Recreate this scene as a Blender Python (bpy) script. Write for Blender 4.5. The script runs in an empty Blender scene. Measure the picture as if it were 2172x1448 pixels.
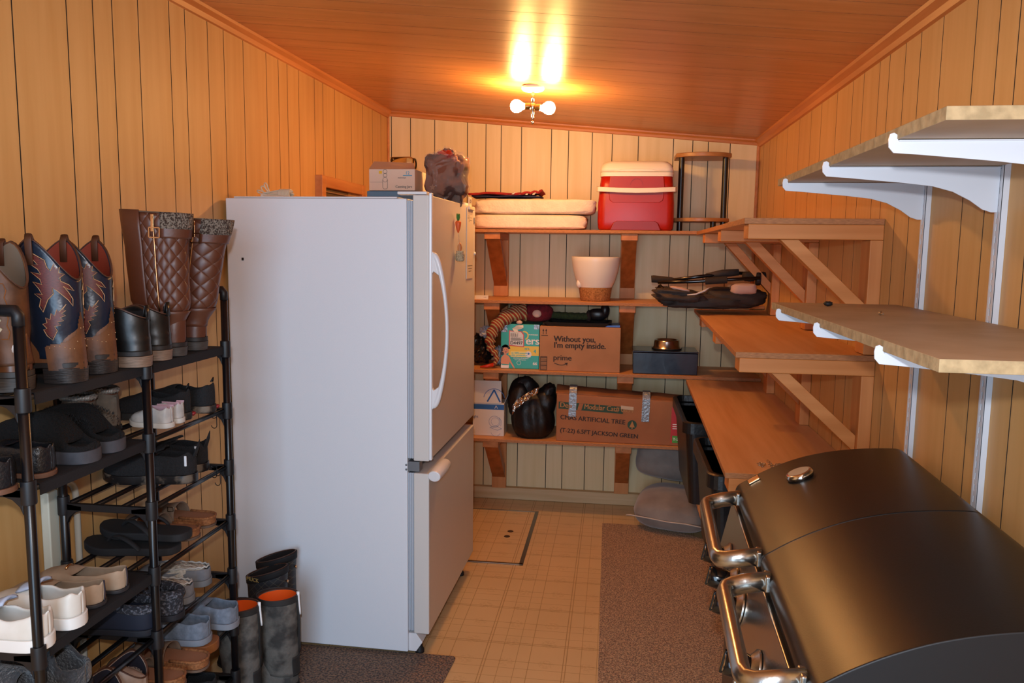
import bpy, math, random
from mathutils import Vector, Matrix, noise as mnoise
from math import pi, sin, cos, radians as R
random.seed(7)
SC = bpy.context.scene
COL = SC.collection

# ---------------------------------------------------------------- camera
cam_d = bpy.data.cameras.new('camera'); cam_d.sensor_width = 36.0; cam_d.lens = 1664/2172*36
cam_d.clip_start = 0.02
cam = bpy.data.objects.new('camera', cam_d); COL.objects.link(cam); SC.camera = cam
_r = Vector((0.99127286, 0.13125324, 0.0122759)); _u = Vector((-0.02753166, 0.1150577, 0.99297721)); _f = Vector((-0.12891903, 0.98464934, -0.1176672))
cam.matrix_world = Matrix(((_r.x, _u.x, -_f.x, 0), (_r.y, _u.y, -_f.y, 0), (_r.z, _u.z, -_f.z, 1.55), (0, 0, 0, 1)))

# ---------------------------------------------------------------- world, daylight from the doorway, flash, exposure
w = bpy.data.worlds.new('world'); SC.world = w; w.use_nodes = True
w.node_tree.nodes['Background'].inputs[0].default_value = (0.75, 0.85, 1.0, 1)
w.node_tree.nodes['Background'].inputs[1].default_value = 0.15
def lamp(name, kind, loc, power, col, size, target=None, size_y=None):
    d = bpy.data.lights.new(name, kind); d.energy = power; d.color = col
    if kind == 'AREA':
        d.size = size
        if size_y: d.shape = 'RECTANGLE'; d.size_y = size_y
    else: d.shadow_soft_size = size
    o = bpy.data.objects.new(name, d); COL.objects.link(o); o.location = loc
    if target: o.rotation_euler = (Vector(target)-Vector(loc)).to_track_quat('-Z', 'Y').to_euler()
    return o
lamp('doorway_daylight', 'AREA', (-0.35, -0.88, 1.15), 50, (0.52, 0.75, 1.0), 1.0, (-0.35, 3, 1.1), 1.9)
fl = lamp('camera_flash', 'SPOT', (-0.02, -0.02, 1.66), 66, (0.92, 0.94, 1.0), 0.02, (-0.28, 2.0, 1.36))
fl.data.spot_size = R(150); fl.data.spot_blend = 0.4
BULB = 440.0
SC.view_settings.view_transform = 'Standard'; SC.view_settings.look = 'None'
SC.view_settings.exposure = 0.0; SC.view_settings.gamma = 1.0
SC.view_settings.use_curve_mapping = False
SC.cycles.use_denoising = True
SC.cycles.max_bounces = 8
SC.cycles.sample_clamp_indirect = 4.0

# ---------------------------------------------------------------- helpers
def lin(c):
    if isinstance(c, str): c = [int(c[i:i+2], 16)/255 for i in (0, 2, 4)]
    else: c = [v/255 for v in c]
    return tuple([v/12.92 if v <= .04045 else ((v+.055)/1.055)**2.4 for v in c]+[1.0])
MC = {}
def M(name, c1, rough=.6, metal=0., c2=None, scale=30., stretch=(1, 1, 1), bump=0., bscale=None, emit=0., spec=None, contrast=(.35, .65), detail=4., coat=0., sheen=0., trans=0., alpha=1.):
    if name in MC: return MC[name]
    m = bpy.data.materials.new(name); m.use_nodes = True; nt = m.node_tree; N = nt.nodes; L = nt.links
    b = N['Principled BSDF']; b.inputs['Roughness'].default_value = rough; b.inputs['Metallic'].default_value = metal
    b.inputs['Base Color'].default_value = lin(c1)
    if spec is not None: b.inputs['Specular IOR Level'].default_value = spec
    if coat: b.inputs['Coat Weight'].default_value = coat
    if sheen: b.inputs['Sheen Weight'].default_value = sheen
    if trans: b.inputs['Transmission Weight'].default_value = trans
    if alpha < 1: b.inputs['Alpha'].default_value = alpha
    if emit: b.inputs['Emission Color'].default_value = lin(c1); b.inputs['Emission Strength'].default_value = emit
    if c2 is not None or bump:
        tc = N.new('ShaderNodeTexCoord'); mp = N.new('ShaderNodeMapping'); mp.inputs['Scale'].default_value = stretch
        L.new(tc.outputs['Object'], mp.inputs[0])
    if c2 is not None:
        nz = N.new('ShaderNodeTexNoise'); nz.inputs['Scale'].default_value = scale; nz.inputs['Detail'].default_value = detail
        L.new(mp.outputs[0], nz.inputs['Vector'])
        cr = N.new('ShaderNodeValToRGB'); cr.color_ramp.elements[0].position = contrast[0]; cr.color_ramp.elements[1].position = contrast[1]
        cr.color_ramp.elements[0].color = lin(c1); cr.color_ramp.elements[1].color = lin(c2)
        L.new(nz.outputs[0], cr.inputs[0]); L.new(cr.outputs[0], b.inputs['Base Color'])
    if bump:
        nb = N.new('ShaderNodeTexNoise'); nb.inputs['Scale'].default_value = bscale or scale; nb.inputs['Detail'].default_value = 3
        L.new(mp.outputs[0], nb.inputs['Vector'])
        bp = N.new('ShaderNodeBump'); bp.inputs['Strength'].default_value = bump; bp.inputs['Distance'].default_value = .01
        L.new(nb.outputs[0], bp.inputs['Height']); L.new(bp.outputs[0], b.inputs['Normal'])
    MC[name] = m; return m
def wood(name, c1, c2, axis, rough=.55, scale=6., knots=None, bump=.05, coat=0.):
    """streaky wood grain running along axis 0/1/2, optional dark knots"""
    st = [9., 9., 9.]; st[axis] = .55
    m = M(name, c1, rough, c2=c2, scale=scale, stretch=tuple(st), bump=bump, contrast=(.3, .7), detail=6, coat=coat)
    if knots:
        nt = m.node_tree; N = nt.nodes; L = nt.links; b = N['Principled BSDF']
        src = b.inputs['Base Color'].links[0].from_socket
        tc = N.new('ShaderNodeTexCoord'); mp = N.new('ShaderNodeMapping'); s = [1., 1., 1.]; s[axis] = .5; mp.inputs['Scale'].default_value = s
        vo = N.new('ShaderNodeTexVoronoi'); vo.inputs['Scale'].default_value = knots
        L.new(tc.outputs['Object'], mp.inputs[0]); L.new(mp.outputs[0], vo.inputs['Vector'])
        cr = N.new('ShaderNodeValToRGB'); cr.color_ramp.elements[0].position = .05; cr.color_ramp.elements[1].position = .12
        cr.color_ramp.elements[0].color = (1, 1, 1, 1); cr.color_ramp.elements[1].color = (0, 0, 0, 1)
        L.new(vo.outputs['Distance'], cr.inputs[0])
        mx = N.new('ShaderNodeMix'); mx.data_type = 'RGBA'; mx.inputs[7].default_value = lin('4a2410')
        L.new(cr.outputs[0], mx.inputs[0]); L.new(src, mx.inputs[6]); L.new(mx.outputs[2], b.inputs['Base Color'])
    return m

class MB:
    def __init__(s, w=None): s.v = []; s.f = []; s.m = []; s.w = w   # w: thing whose location is taken off world coordinates
    def add(s, vs, fs, m=0):
        o = len(s.v); s.v += [tuple(x) for x in vs]
        for f in fs: s.f.append(tuple(o+i for i in f)); s.m.append(m)
        return s
    def box(s, x0, x1, y0, y1, z0, z1, m=0):
        V = [(x0, y0, z0), (x1, y0, z0), (x1, y1, z0), (x0, y1, z0), (x0, y0, z1), (x1, y0, z1), (x1, y1, z1), (x0, y1, z1)]
        return s.add(V, [(0, 3, 2, 1), (4, 5, 6, 7), (0, 1, 5, 4), (1, 2, 6, 5), (2, 3, 7, 6), (3, 0, 4, 7)], m)
    def hexa(s, V, m=0):
        return s.add(V, [(0, 3, 2, 1), (4, 5, 6, 7), (0, 1, 5, 4), (1, 2, 6, 5), (2, 3, 7, 6), (3, 0, 4, 7)], m)
    def bar(s, p, q, w, h, up=(0, 0, 1), m=0):
        p = Vector(p); q = Vector(q); d = (q-p).normalized(); up = Vector(up)
        a = d.cross(up).normalized(); b = a.cross(d).normalized(); a *= w/2; b *= h/2
        return s.hexa([p-a-b, p+a-b, q+a-b, q-a-b, p-a+b, p+a+b, q+a+b, q-a+b], m)
    def loft(s, rings, cap=True, close=True, m=0):
        n = len(rings[0]); o = len(s.v)
        for r in rings: s.v += [tuple(x) for x in r]
        for i in range(len(rings)-1):
            for j in range(n if close else n-1):
                k = (j+1) % n
                s.f.append((o+i*n+j, o+i*n+k, o+(i+1)*n+k, o+(i+1)*n+j)); s.m.append(m)
        if cap:
            s.f.append(tuple(o+j for j in reversed(range(n)))); s.m.append(m)
            e = o+(len(rings)-1)*n; s.f.append(tuple(e+j for j in range(n))); s.m.append(m)
        return s
    def tube(s, pts, r, n=10, m=0, cap=True, flat=1.0):
        pts = [Vector(p) for p in pts]; rs = r if isinstance(r, (list, tuple)) else [r]*len(pts)
        rings = []; a = None
        for i, p in enumerate(pts):
            d = (pts[min(i+1, len(pts)-1)]-pts[max(i-1, 0)]).normalized()
            if a is None:
                a = d.cross(Vector((0, 0, 1)))
                if a.length < .1: a = d.cross(Vector((0, 1, 0)))
            a = (a-d*a.dot(d)).normalized(); b = d.cross(a)
            rings.append([p+a*rs[i]*cos(2*pi*k/n)+b*rs[i]*flat*sin(2*pi*k/n) for k in range(n)])
        return s.loft(rings, cap, True, m)
    def lathe(s, prof, n=24, m=0, c=(0, 0, 0), axis='z', cap=True):
        rings = []
        for r, z in prof:
            rg = []
            for k in range(n):
                x, y = r*cos(2*pi*k/n), r*sin(2*pi*k/n)
                P = {'z': (x, y, z), 'x': (z, x, y), 'y': (y, z, x)}[axis]
                rg.append((P[0]+c[0], P[1]+c[1], P[2]+c[2]))
            rings.append(rg)
        return s.loft(rings, cap, True, m)
    def prism(s, poly, lo, hi, axis='z', m=0):
        def P(a, b, c): return {'z': (a, b, c), 'x': (c, a, b), 'y': (a, c, b)}[axis]
        n = len(poly); V = [P(a, b, lo) for a, b in poly]+[P(a, b, hi) for a, b in poly]
        F = [tuple(reversed(range(n))), tuple(range(n, 2*n))]+[(i, (i+1) % n, n+(i+1) % n, n+i) for i in range(n)]
        return s.add(V, F, m)
    def sgrid(s, fn, nu, nv, m=0, wrapu=False, skip=None):
        o = len(s.v)
        for i in range(nu+1):
            for j in range(nv+1): s.v.append(tuple(fn(i/nu, j/nv)))
        for i in range(nu):
            for j in range(nv):
                if skip and skip((i+.5)/nu, (j+.5)/nv): continue
                s.f.append((o+i*(nv+1)+j, o+(i+1)*(nv+1)+j, o+(i+1)*(nv+1)+j+1, o+i*(nv+1)+j+1)); s.m.append(m)
        return s
    def lump(s, c, rad, amp=.0, fr=4., seed=0, nu=28, nv=18, e=1.0, m=0, rot=None):
        """closed rounded body: e<1 boxier; amp = crumple"""
        def sp(x, p): return math.copysign(abs(x)**p, x)
        rings = []
        for i in range(nv+1):
            ph = -pi/2+pi*(i+.0)/nv; ph = max(-pi/2+.02, min(pi/2-.02, ph)); rg = []
            for k in range(nu):
                th = 2*pi*k/nu
                d = Vector((sp(cos(ph), e)*sp(cos(th), e), sp(cos(ph), e)*sp(sin(th), e), sp(sin(ph), e)))
                q = 1+amp*mnoise.noise(d*fr+Vector((seed*7.1, seed*3.3, 0)))+amp*.5*mnoise.noise(d*fr*2.7+Vector((seed, 5, 2)))
                P = Vector((d.x*rad[0]*q, d.y*rad[1]*q, d.z*rad[2]*q))
                if rot: P = rot @ P
                rg.append(P+Vector(c))
            rings.append(rg)
        return s.loft(rings, True, True, m)
    def build(s, name, mat, parent=None, smooth=False, bevel=0, sub=0, solid=0, seg=2, angle=40, soff=-1, disp=None):
        if s.w: l = s.w.location; s.v = [(a-l.x, b_-l.y, c-l.z) for a, b_, c in s.v]; parent = parent or s.w
        me = bpy.data.meshes.new(name); me.from_pydata(s.v, [], s.f)
        for x in (mat if isinstance(mat, (list, tuple)) else [mat]): me.materials.append(x)
        me.polygons.foreach_set('material_index', s.m)
        me.validate(); me.update()
        import bmesh
        bm = bmesh.new(); bm.from_mesh(me); bmesh.ops.recalc_face_normals(bm, faces=bm.faces); bm.to_mesh(me); bm.free()
        if smooth: me.shade_smooth()
        o = bpy.data.objects.new(name, me); COL.objects.link(o)
        if parent: o.parent = parent
        if solid:
            q = o.modifiers.new('solid', 'SOLIDIFY'); q.thickness = solid; q.offset = soff
        if bevel:
            q = o.modifiers.new('bevel', 'BEVEL'); q.width = bevel; q.segments = seg; q.limit_method = 'ANGLE'; q.angle_limit = R(angle)
            if not smooth: me.shade_smooth()
            q.harden_normals = True
        if sub:
            q = o.modifiers.new('sub', 'SUBSURF'); q.levels = sub; q.render_levels = sub
        return o

def thing(name, label, cat, loc=(0, 0, 0), rz=0., group=None, rot=None):
    o = bpy.data.objects.new(name, None); COL.objects.link(o); o.location = loc
    o.rotation_euler = rot if rot else (0, 0, rz); o.empty_display_size = .05
    o['label'] = label; o['category'] = cat
    if group: o['group'] = group
    return o
def tag(o, label, cat, group=None):
    o['label'] = label; o['category'] = cat
    if group: o['group'] = group
    return o
def struct(o): o['kind'] = 'structure'; return o
def text(name, body, parent, loc, rot, size, mat, bold=0., align='LEFT', ex=.0004, sx=1., w=None):
    c = bpy.data.curves.new(name, 'FONT'); c.body = body; c.size = size; c.extrude = ex; c.align_x = align; c.space_line = .78
    tmp = bpy.data.objects.new(name, c); me0 = tmp.to_mesh(); b = MB()
    V0 = [tuple(v.co) for v in me0.vertices]; F0_ = [tuple(p.vertices) for p in me0.polygons]
    for k, sh in enumerate(((0,) if not bold else (-bold, 0, bold))):     # heavier strokes: the glyphs repeated a hair apart
        b.add([(x+sh, y+(bold*.4 if k == 1 else 0), z+k*.00004) for x, y, z in V0], F0_)
    tmp.to_mesh_clear(); bpy.data.objects.remove(tmp); bpy.data.curves.remove(c)
    o = b.build(name, mat, parent)
    o.location = Vector(loc)-w.location if w else loc; o.rotation_euler = rot; o.scale = (sx, 1, 1); return o
def arc(c, r, a0, a1, n, f):
    return [f(c[0]+r*cos(a0+(a1-a0)*i/n), c[1]+r*sin(a0+(a1-a0)*i/n)) for i in range(n+1)]
def lerp_tab(tab, t):
    for (a, x), (b, y) in zip(tab, tab[1:]):
        if t <= b:
            k = (t-a)/(b-a); k = k*k*(3-2*k) if b-a > .12 else k
            return x+(y-x)*k
    return tab[-1][1]

# ---------------------------------------------------------------- materials of the room
m_side = wood('wood_panel_tan', 'd3a468', 'c9985a', 2, rough=.5, scale=3.2, bump=.02)
m_back = wood('wood_panel_pale', 'e4cda0', 'dac18e', 2, rough=.5, scale=3.2, bump=.02)
m_groove = M('groove_brown', '2a1a0c', .8)
m_ceil = wood('ceiling_panel', 'd6935a', 'c07f46', 0, rough=.33, scale=3.0, bump=.03)
m_trim = wood('trim_orange_wood', 'd58a4c', 'b86f35', 1, rough=.45, scale=3.)
m_trimx = wood('trim_orange_wood_x', 'd58a4c', 'b86f35', 0, rough=.45, scale=3.)
m_basebd = wood('bare_pine', 'd8bc92', 'bf9a6a', 0, rough=.6, scale=2.5)

# ---------------------------------------------------------------- room shell
YB = 4.73; XR = .795; YF = -1.0
def xl(y): return -1.395-.026*(YB-y)
def zc(x): return 2.366-.0845*(x+1.395)
def panel_wall(name, P0, P1, grooves, inward, ztop, mat, gw=.0038, z0=0.0, d=.006, split=None):
    """slab with raised plank faces; grooves are distances along P0->P1"""
    P0 = Vector(P0+(0,)); P1 = Vector(P1+(0,)); L = (P1-P0).length; u = (P1-P0)/L; n = Vector(inward+(0,)).normalized()
    b = MB()
    def quadbox(a, c, n0, n1, m):
        A = P0+u*a; B = P0+u*c; V = []
        for zf in (0, 1):
            for q, off in ((A, n0), (B, n0), (B, n1), (A, n1)):
                p = q+n*off; V.append((p.x, p.y, z0 if not zf else ztop(p)))
        b.hexa(V, m)
    quadbox(0, L, -.08, -d, 1); n0f = len(b.f)
    g = [0]+sorted(x for x in grooves if 0 < x < L)+[L]
    for i, (a, c) in enumerate(zip(g, g[1:])):
        quadbox(a+(gw/2 if i else 0), c-(gw/2 if i < len(g)-2 else 0), -d, 0, 0)
    for i in range(n0f, len(b.f)):
        if (i-n0f) % 6 in (3, 5): b.m[i] = 1
    return struct(b.build(name, [mat, m_groove]))
gl = [-.7, -.5, -.2, .0, .3, .45, .62, .88, 1.02, 1.18, 1.44, 1.6, 1.808, 1.997, 2.102, 2.185, 2.307, 2.47, 2.56, 2.70, 2.81, 2.955, 3.145, 3.255, 3.34, 3.455, 3.63, 3.73, 3.88, 4.11, 4.29, 4.45, 4.6]
ll = math.hypot(YB-YF, .026*(YB-YF))
# left wall runs from the front to the back
wl = panel_wall('wall_left', (xl(YF), YF), (xl(YB), YB), [(y-YF)*ll/(YB-YF) for y in gl], (1, 0), lambda p: zc(p.x)+.02, m_side)
gr = [-.6, -.3, -.1, .15, .3, .5, .72, .9, 1.1, 1.25, 1.4, 1.56, 1.67, 1.77, 1.858, 1.972, 2.163, 2.308, 2.422, 2.554, 2.644, 2.802, 2.923, 3.12, 3.345, 3.512, 3.726, 3.977, 4.236, 4.42, 4.6]
wr = panel_wall('wall_right', (XR, YF), (XR, YB), [y-YF for y in gr], (-1, 0), lambda p: zc(p.x)+.02, m_side)
gb = [-1.372, -1.253, -1.104, -.903, -.791, -.699, -.577, -.399, -.298, -.159, -.042, .109, .31, .42, .508, .631]
wb = panel_wall('wall_back', (xl(YB), YB), (XR, YB), [x-xl(YB) for x in gb], (0, -1), lambda p: zc(p.x)+.02, m_back, gw=.0044)
# front wall behind the camera, with the open doorway the daylight comes through
b = MB(); x0 = xl(YF)-.08; x1 = XR+.08
def fw(a, c, z0, z1): b.hexa([(a, YF-.08, z0), (c, YF-.08, z0), (c, YF, z0), (a, YF, z0), (a, YF-.08, z1 or zc(a)), (c, YF-.08, z1 or zc(c)), (c, YF, z1 or zc(c)), (a, YF, z1 or zc(a))])
fw(x0, -.85, 0, None); fw(.15, x1, 0, None); fw(-.85, .15, 2.1, None)
struct(b.build('wall_front', m_side))
# ceiling, boards across the room
b = MB(); x0 = -1.66; x1 = .9
def cb(ya, yb_, lo, hi, m): b.hexa([(x0, ya, zc(x0)+lo), (x1, ya, zc(x1)+lo), (x1, yb_, zc(x1)+lo), (x0, yb_, zc(x0)+lo), (x0, ya, zc(x0)+hi), (x1, ya, zc(x1)+hi), (x1, yb_, zc(x1)+hi), (x0, yb_, zc(x0)+hi)], m)
cb(YF-.08, YB+.08, .003, .06, 1)
y = YF-.08; ws = [.102, .152, .102, .203, .127, .229, .102, .178]; i = 0
while y < YB+.08:
    e = min(y+ws[i % len(ws)], YB+.08); cb(y+.0012, e-.0012, 0, .003, 0); b.m[-4] = b.m[-2] = 1; y = e; i += 1
struct(b.build('ceiling', [m_ceil, M('ceiling_groove', '7a4620', .7)]))

# vinyl floor, plaid squares with faint medallions
mf = bpy.data.materials.new('vinyl_floor'); mf.use_nodes = True; nt = mf.node_tree; N = nt.nodes; Lk = nt.links; bs = N['Principled BSDF']
tc = N.new('ShaderNodeTexCoord'); sp = N.new('ShaderNodeSeparateXYZ'); Lk.new(tc.outputs['Object'], sp.inputs[0])
def mth(op, a, b_=None, c=None):
    n = N.new('ShaderNodeMath'); n.operation = op
    for i, v in enumerate((a, b_, c)):
        if v is None: continue
        if isinstance(v, (int, float)): n.inputs[i].default_value = v
        else: Lk.new(v, n.inputs[i])
    return n.outputs[0]
def lines(axis, per, off, half):
    t = mth('ADD', sp.outputs[axis], off+10); t = mth('MODULO', t, per)
    t = mth('ABSOLUTE', mth('SUBTRACT', t, per/2)); return mth('LESS_THAN', t, half)
parts = []
for ax, o in ((0, .052), (1, .03)):
    for per, off, h in ((.3048, o, .0016), (.3048, o+.011, .0016), (.3048, o+.14, .0013), (.3048, o+.19, .0010), (.3048, o+.25, .0010)):
        parts.append(lines(ax, per, off, h))
acc = parts[0]
for p_ in parts[1:]: acc = mth('MAXIMUM', acc, p_)
def cell(axis, off):
    t = mth('MODULO', mth('ADD', sp.outputs[axis], off+10), .1524); return mth('SUBTRACT', t, .0762)
dx = cell(0, .05); dy = cell(1, .1)
rr = mth('SQRT', mth('ADD', mth('MULTIPLY', dx, dx), mth('MULTIPLY', dy, dy)))
nz = N.new('ShaderNodeTexNoise'); nz.inputs['Scale'].default_value = 90; Lk.new(tc.outputs['Object'], nz.inputs['Vector'])
med = mth('MULTIPLY', mth('LESS_THAN', rr, .03), mth('GREATER_THAN', nz.outputs[0], .5))
n2 = N.new('ShaderNodeTexNoise'); n2.inputs['Scale'].default_value = 2.5; Lk.new(tc.outputs['Object'], n2.inputs['Vector'])
amt = mth('MINIMUM', mth('ADD', mth('MULTIPLY', acc, .8), mth('MULTIPLY', med, .16)), 1.0)
mx = N.new('ShaderNodeMix'); mx.data_type = 'RGBA'; mx.inputs[6].default_value = lin('dfc090'); mx.inputs[7].default_value = lin('a8824e'); Lk.new(amt, mx.inputs[0])
mx2 = N.new('ShaderNodeMix'); mx2.data_type = 'RGBA'; mx2.blend_type = 'MULTIPLY'; mx2.inputs[0].default_value = 1.0; Lk.new(mx.outputs[2], mx2.inputs[6])
cr = N.new('ShaderNodeValToRGB'); cr.color_ramp.elements[0].color = (.82, .8, .76, 1); cr.color_ramp.elements[1].color = (1, 1, 1, 1); Lk.new(n2.outputs[0], cr.inputs[0]); Lk.new(cr.outputs[0], mx2.inputs[7])
Lk.new(mx2.outputs[2], bs.inputs['Base Color']); bs.inputs['Roughness'].default_value = .38
struct(MB().box(-1.66, .9, YF-.08, YB+.08, -.06, 0).build('floor', mf))

# trims
b = MB()
def crown(p, q, nrm, s=.032):
    p = Vector(p); q = Vector(q); n = Vector(nrm)
    pr = [(0, 0), (s, 0), (s*.92, -s*.35), (s*.45, -s*.75), (s*.3, -s*1.25), (0, -s*1.35)]
    return [[Vector((e.x, e.y, zc(e.x+n.x*a)+.001+c))+n*a for a, c in pr] for e in (p, q)]
b.loft(crown((xl(YF), YF, 0), (xl(YB), YB, 0), (1, 0, 0))); struct(b.build('trim_1', m_trim))
b = MB(); b.loft(crown((XR, YF, 0), (XR, YB, 0), (-1, 0, 0))); struct(b.build('trim_2', m_trim))
b = MB(); b.loft(crown((xl(YB)+.001, YB, 0), (XR-.001, YB, 0), (0, -1, 0), .024)); struct(b.build('trim_3', m_trimx))
struct(MB().box(XR-.016, XR, YB-.016, YB, 0, zc(XR)-.03).build('trim_4', m_trim, bevel=.004))
struct(MB().box(xl(YB), xl(YB)+.012, YB-.012, YB, 0, zc(xl(YB))-.03).build('trim_5', m_trim, bevel=.004))
struct(MB().box(xl(YB)+.01, XR-.02, YB-.038, YB, .001, .075).build('baseboard_back', m_basebd, bevel=.003))
# window frame high on the left wall, behind the fridge
wx = xl(3.9)
wroot = thing('window_1', '', 'window'); del wroot['label']; del wroot['category']; wroot['kind'] = 'structure'
b = MB(); yA, yB_, zT, zB = 3.62, 4.27, 1.885, 1.2
b.box(wx-.02, wx+.03, yA, yA+.05, zB, zT); b.box(wx-.02, wx+.03, yB_-.05, yB_, zB, zT); b.box(wx-.02, wx+.030, yA+.0502, yB_-.0502, zT-.055, zT); b.box(wx-.02, wx+.030, yA+.0502, yB_-.0502, zB, zB+.05)
struct(b.build('window_frame', wood('window_trim', 'cf8f55', 'b5703a', 1, scale=3.), wroot, bevel=.004))
b = MB(); b.box(wx-.012, wx+.004, yA+.05, yB_-.05, zB+.05, zT-.055)
struct(b.build('window_pane', M('dark_window_glass', '3a2c22', .15), wroot))
b = MB()
for k in range(12): b.box(wx+.004, wx+.014, yA+.055, yB_-.055, zT-.075-k*.05, zT-.069-k*.05)
struct(b.build('window_blind', M('old_blind', '8a6a4e', .6), wroot))
# hatch let into the floor
t = thing('floor_hatch', 'square trapdoor in the vinyl floor with a metal edge strip, beside the fridge', 'hatch', (-.62, 4.085, 0))
MB().box(-.35, .185, -.385, .385, .0005, .003).build('hatch_panel', mf, t)
m_steelstrip = M('edge_strip_metal', '8d8478', .35, 1.)
b = MB(); b.box(.185, .205, -.4, .4, 0, .006); b.box(-.36, .205, -.4, -.385, 0, .006); b.box(-.36, .205, .388, .4, 0, .005)
b.build('edge_strip', m_steelstrip, t, bevel=.0015)
for dy_ in (-.05, .03): MB().lathe([(.017, .003), (.017, .0042), (.013, .0048)], 16, c=(.08+dy_*.1, dy_+.02, 0)).build('finger_hole_plug', M('dark_plug', '4a3320', .5), t)
#=== objects ===
# ---------------------------------------------------------------- wooden shelving
w_y = wood('shelf_ply_lengthwise', 'daa474', 'c68c5a', 0, rough=.5, scale=3.)
w_x = wood('shelf_ply_sideways', 'dca878', 'cb935f', 1, rough=.5, scale=3.)
w_edge = M('ply_edge', 'c08250', .7, c2='96603a', scale=60, stretch=(1, 1, 12))
w_arm = wood('bracket_fir', 'c98045', 'b06a32', 1, rough=.55, scale=3.)
w_armx = wood('bracket_fir_x', 'd48b4c', 'bf7536', 0, rough=.55, scale=3., knots=3.2)
w_up = wood('bracket_fir_upright', 'd69052', 'bf763c', 2, rough=.55, scale=3., knots=3.0)
w_brace = wood('bracket_stained_brace', 'b8662f', '96501f', 2, rough=.5, scale=3.)
XB = xl(YB)+.02
def board(b, poly, ztop, th=.017):
    b.prism(poly, ztop-th, ztop, 'z', 1); n = len(poly)
    b.m[-(n+2)] = 0; b.m[-(n+1)] = 0
lab = {1.655: 'topmost plywood shelf across the back wall, carrying the red cooler', 1.262: 'plywood shelf across the back wall that carries the white planter',
       .868: 'plywood shelf across the back wall under the teal nappy box and brown carton', .470: 'lowest plywood shelf on the back wall, under the artificial tree carton'}
low = {1.655: 1.262, 1.262: .868, .868: .470, .470: .07}
for zt in (1.655, 1.262, .868, .470):
    t = thing('plywood_shelf', lab[zt], 'shelf', (-.3, 4.53, zt-.017), group='plywood shelves on the back wall')
    b = MB(t); board(b, [(XB, 4.33), (XR-.001, 4.33), (XR-.001, YB-.001), (XB, YB-.001)], zt)
    b.build('shelf_board', [w_y, w_edge], bevel=.0015)
    lz = low[zt]
    for xc in (-.687, .068):
        MB(t).box(xc-.045, xc+.045, 4.345, YB-.039, zt-.055, zt-.0172).build('arm', w_arm, bevel=.003)
        MB(t).box(xc-.044, xc+.044, YB-.039, YB-.001, lz+.001, zt-.0172).build('upright', w_up, bevel=.003)
        MB(t).prism([(4.375, zt-.0552), (4.44, zt-.0552), (YB-.0392, zt-.26), (YB-.0392, zt-.33)], xc-.040, xc+.040, 'x').build('brace', w_brace, bevel=.002)
def right_shelf(zt, xn, xf, label, yarms, y1=4.329, brace=True, lz=None):
    t = thing('plywood_shelf', label, 'shelf', (.6, 3.4, zt-.017), group='plywood shelves on the right wall')
    b = MB(t); board(b, [(xn, 2.5), (XR-.001, 2.5), (XR-.001, y1), (xf, y1)], zt, .018)
    b.build('shelf_board', [w_x, w_edge], bevel=.0015)
    for i, ya in enumerate(yarms):
        xs = xn+(xf-xn)*(ya-2.5)/1.83+.012
        MB(t).box(xs, XR-.0005, ya, ya+.089, zt-.064, zt-.0182).build('arm', w_armx, bevel=.003)
        MB(t).box(XR-.039, XR-.0005, ya, ya+.089, lz if lz else zt-.36, zt-.0642).build('upright', w_up, bevel=.003)
        if brace: MB(t).prism([(xs+.10, zt-.0642), (xs+.155, zt-.0642), (XR-.0392, zt-.255), (XR-.0392, zt-.31)], ya+.02, ya+.07, 'y').build('brace', w_armx, bevel=.002)
    return t
right_shelf(1.652, .386, .422, 'topmost empty plywood shelf on the right wall, by the cooler end', (2.5, 3.26, 3.97), lz=1.24)
right_shelf(1.238, .378, .425, 'middle plywood shelf on the right wall, in front of the folded stroller', (2.5, 3.26, 3.97), lz=.851)
right_shelf(.850, .362, .397, 'low plywood shelf on the right wall holding a small chain', (2.5,), brace=False)
t = thing('plywood_shelf', 'lowest board on the right, under the two black bins', 'shelf', (.6, 3.4, .37)); b = MB(t)
b.box(.402, XR-.001, 2.55, 4.3, .368, .392, 1); b.build('shelf_board', [w_x, w_x], bevel=.002)
MB(t).box(.62, .66, 2.8, 2.89, 0, .367).build('leg', w_up, bevel=.003); MB(t).box(.62, .66, 4.0, 4.09, 0, .367).build('leg', w_up, bevel=.003)
MB(t).box(XR-.04, XR-.001, 2.55, 4.3, .33, .3675).build('rail', w_x, bevel=.003)
t = thing('wire_chain', 'small tangle of fine metal chain lying on the low right plywood shelf', 'chain', (.515, 2.6, .8505))
b = MB(); random.seed(3)
for k in range(26):
    a = random.random()*6.28; c = (random.gauss(0, .022), random.gauss(0, .016)); r0 = .005
    tl = random.uniform(-.4, .4)
    b.tube([(c[0]+r0*1.6*cos(q*pi/4)*cos(a)-r0*sin(q*pi/4)*sin(a), c[1]+r0*1.6*cos(q*pi/4)*sin(a)+r0*sin(q*pi/4)*cos(a), .0035+.002*sin(q*pi/4+a)+abs(tl)*.003) for q in range(9)], .0009, 5, cap=False)
b.build('chain_links', M('chain_metal', 'b9b2a0', .3, 1.), t, smooth=True)

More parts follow.
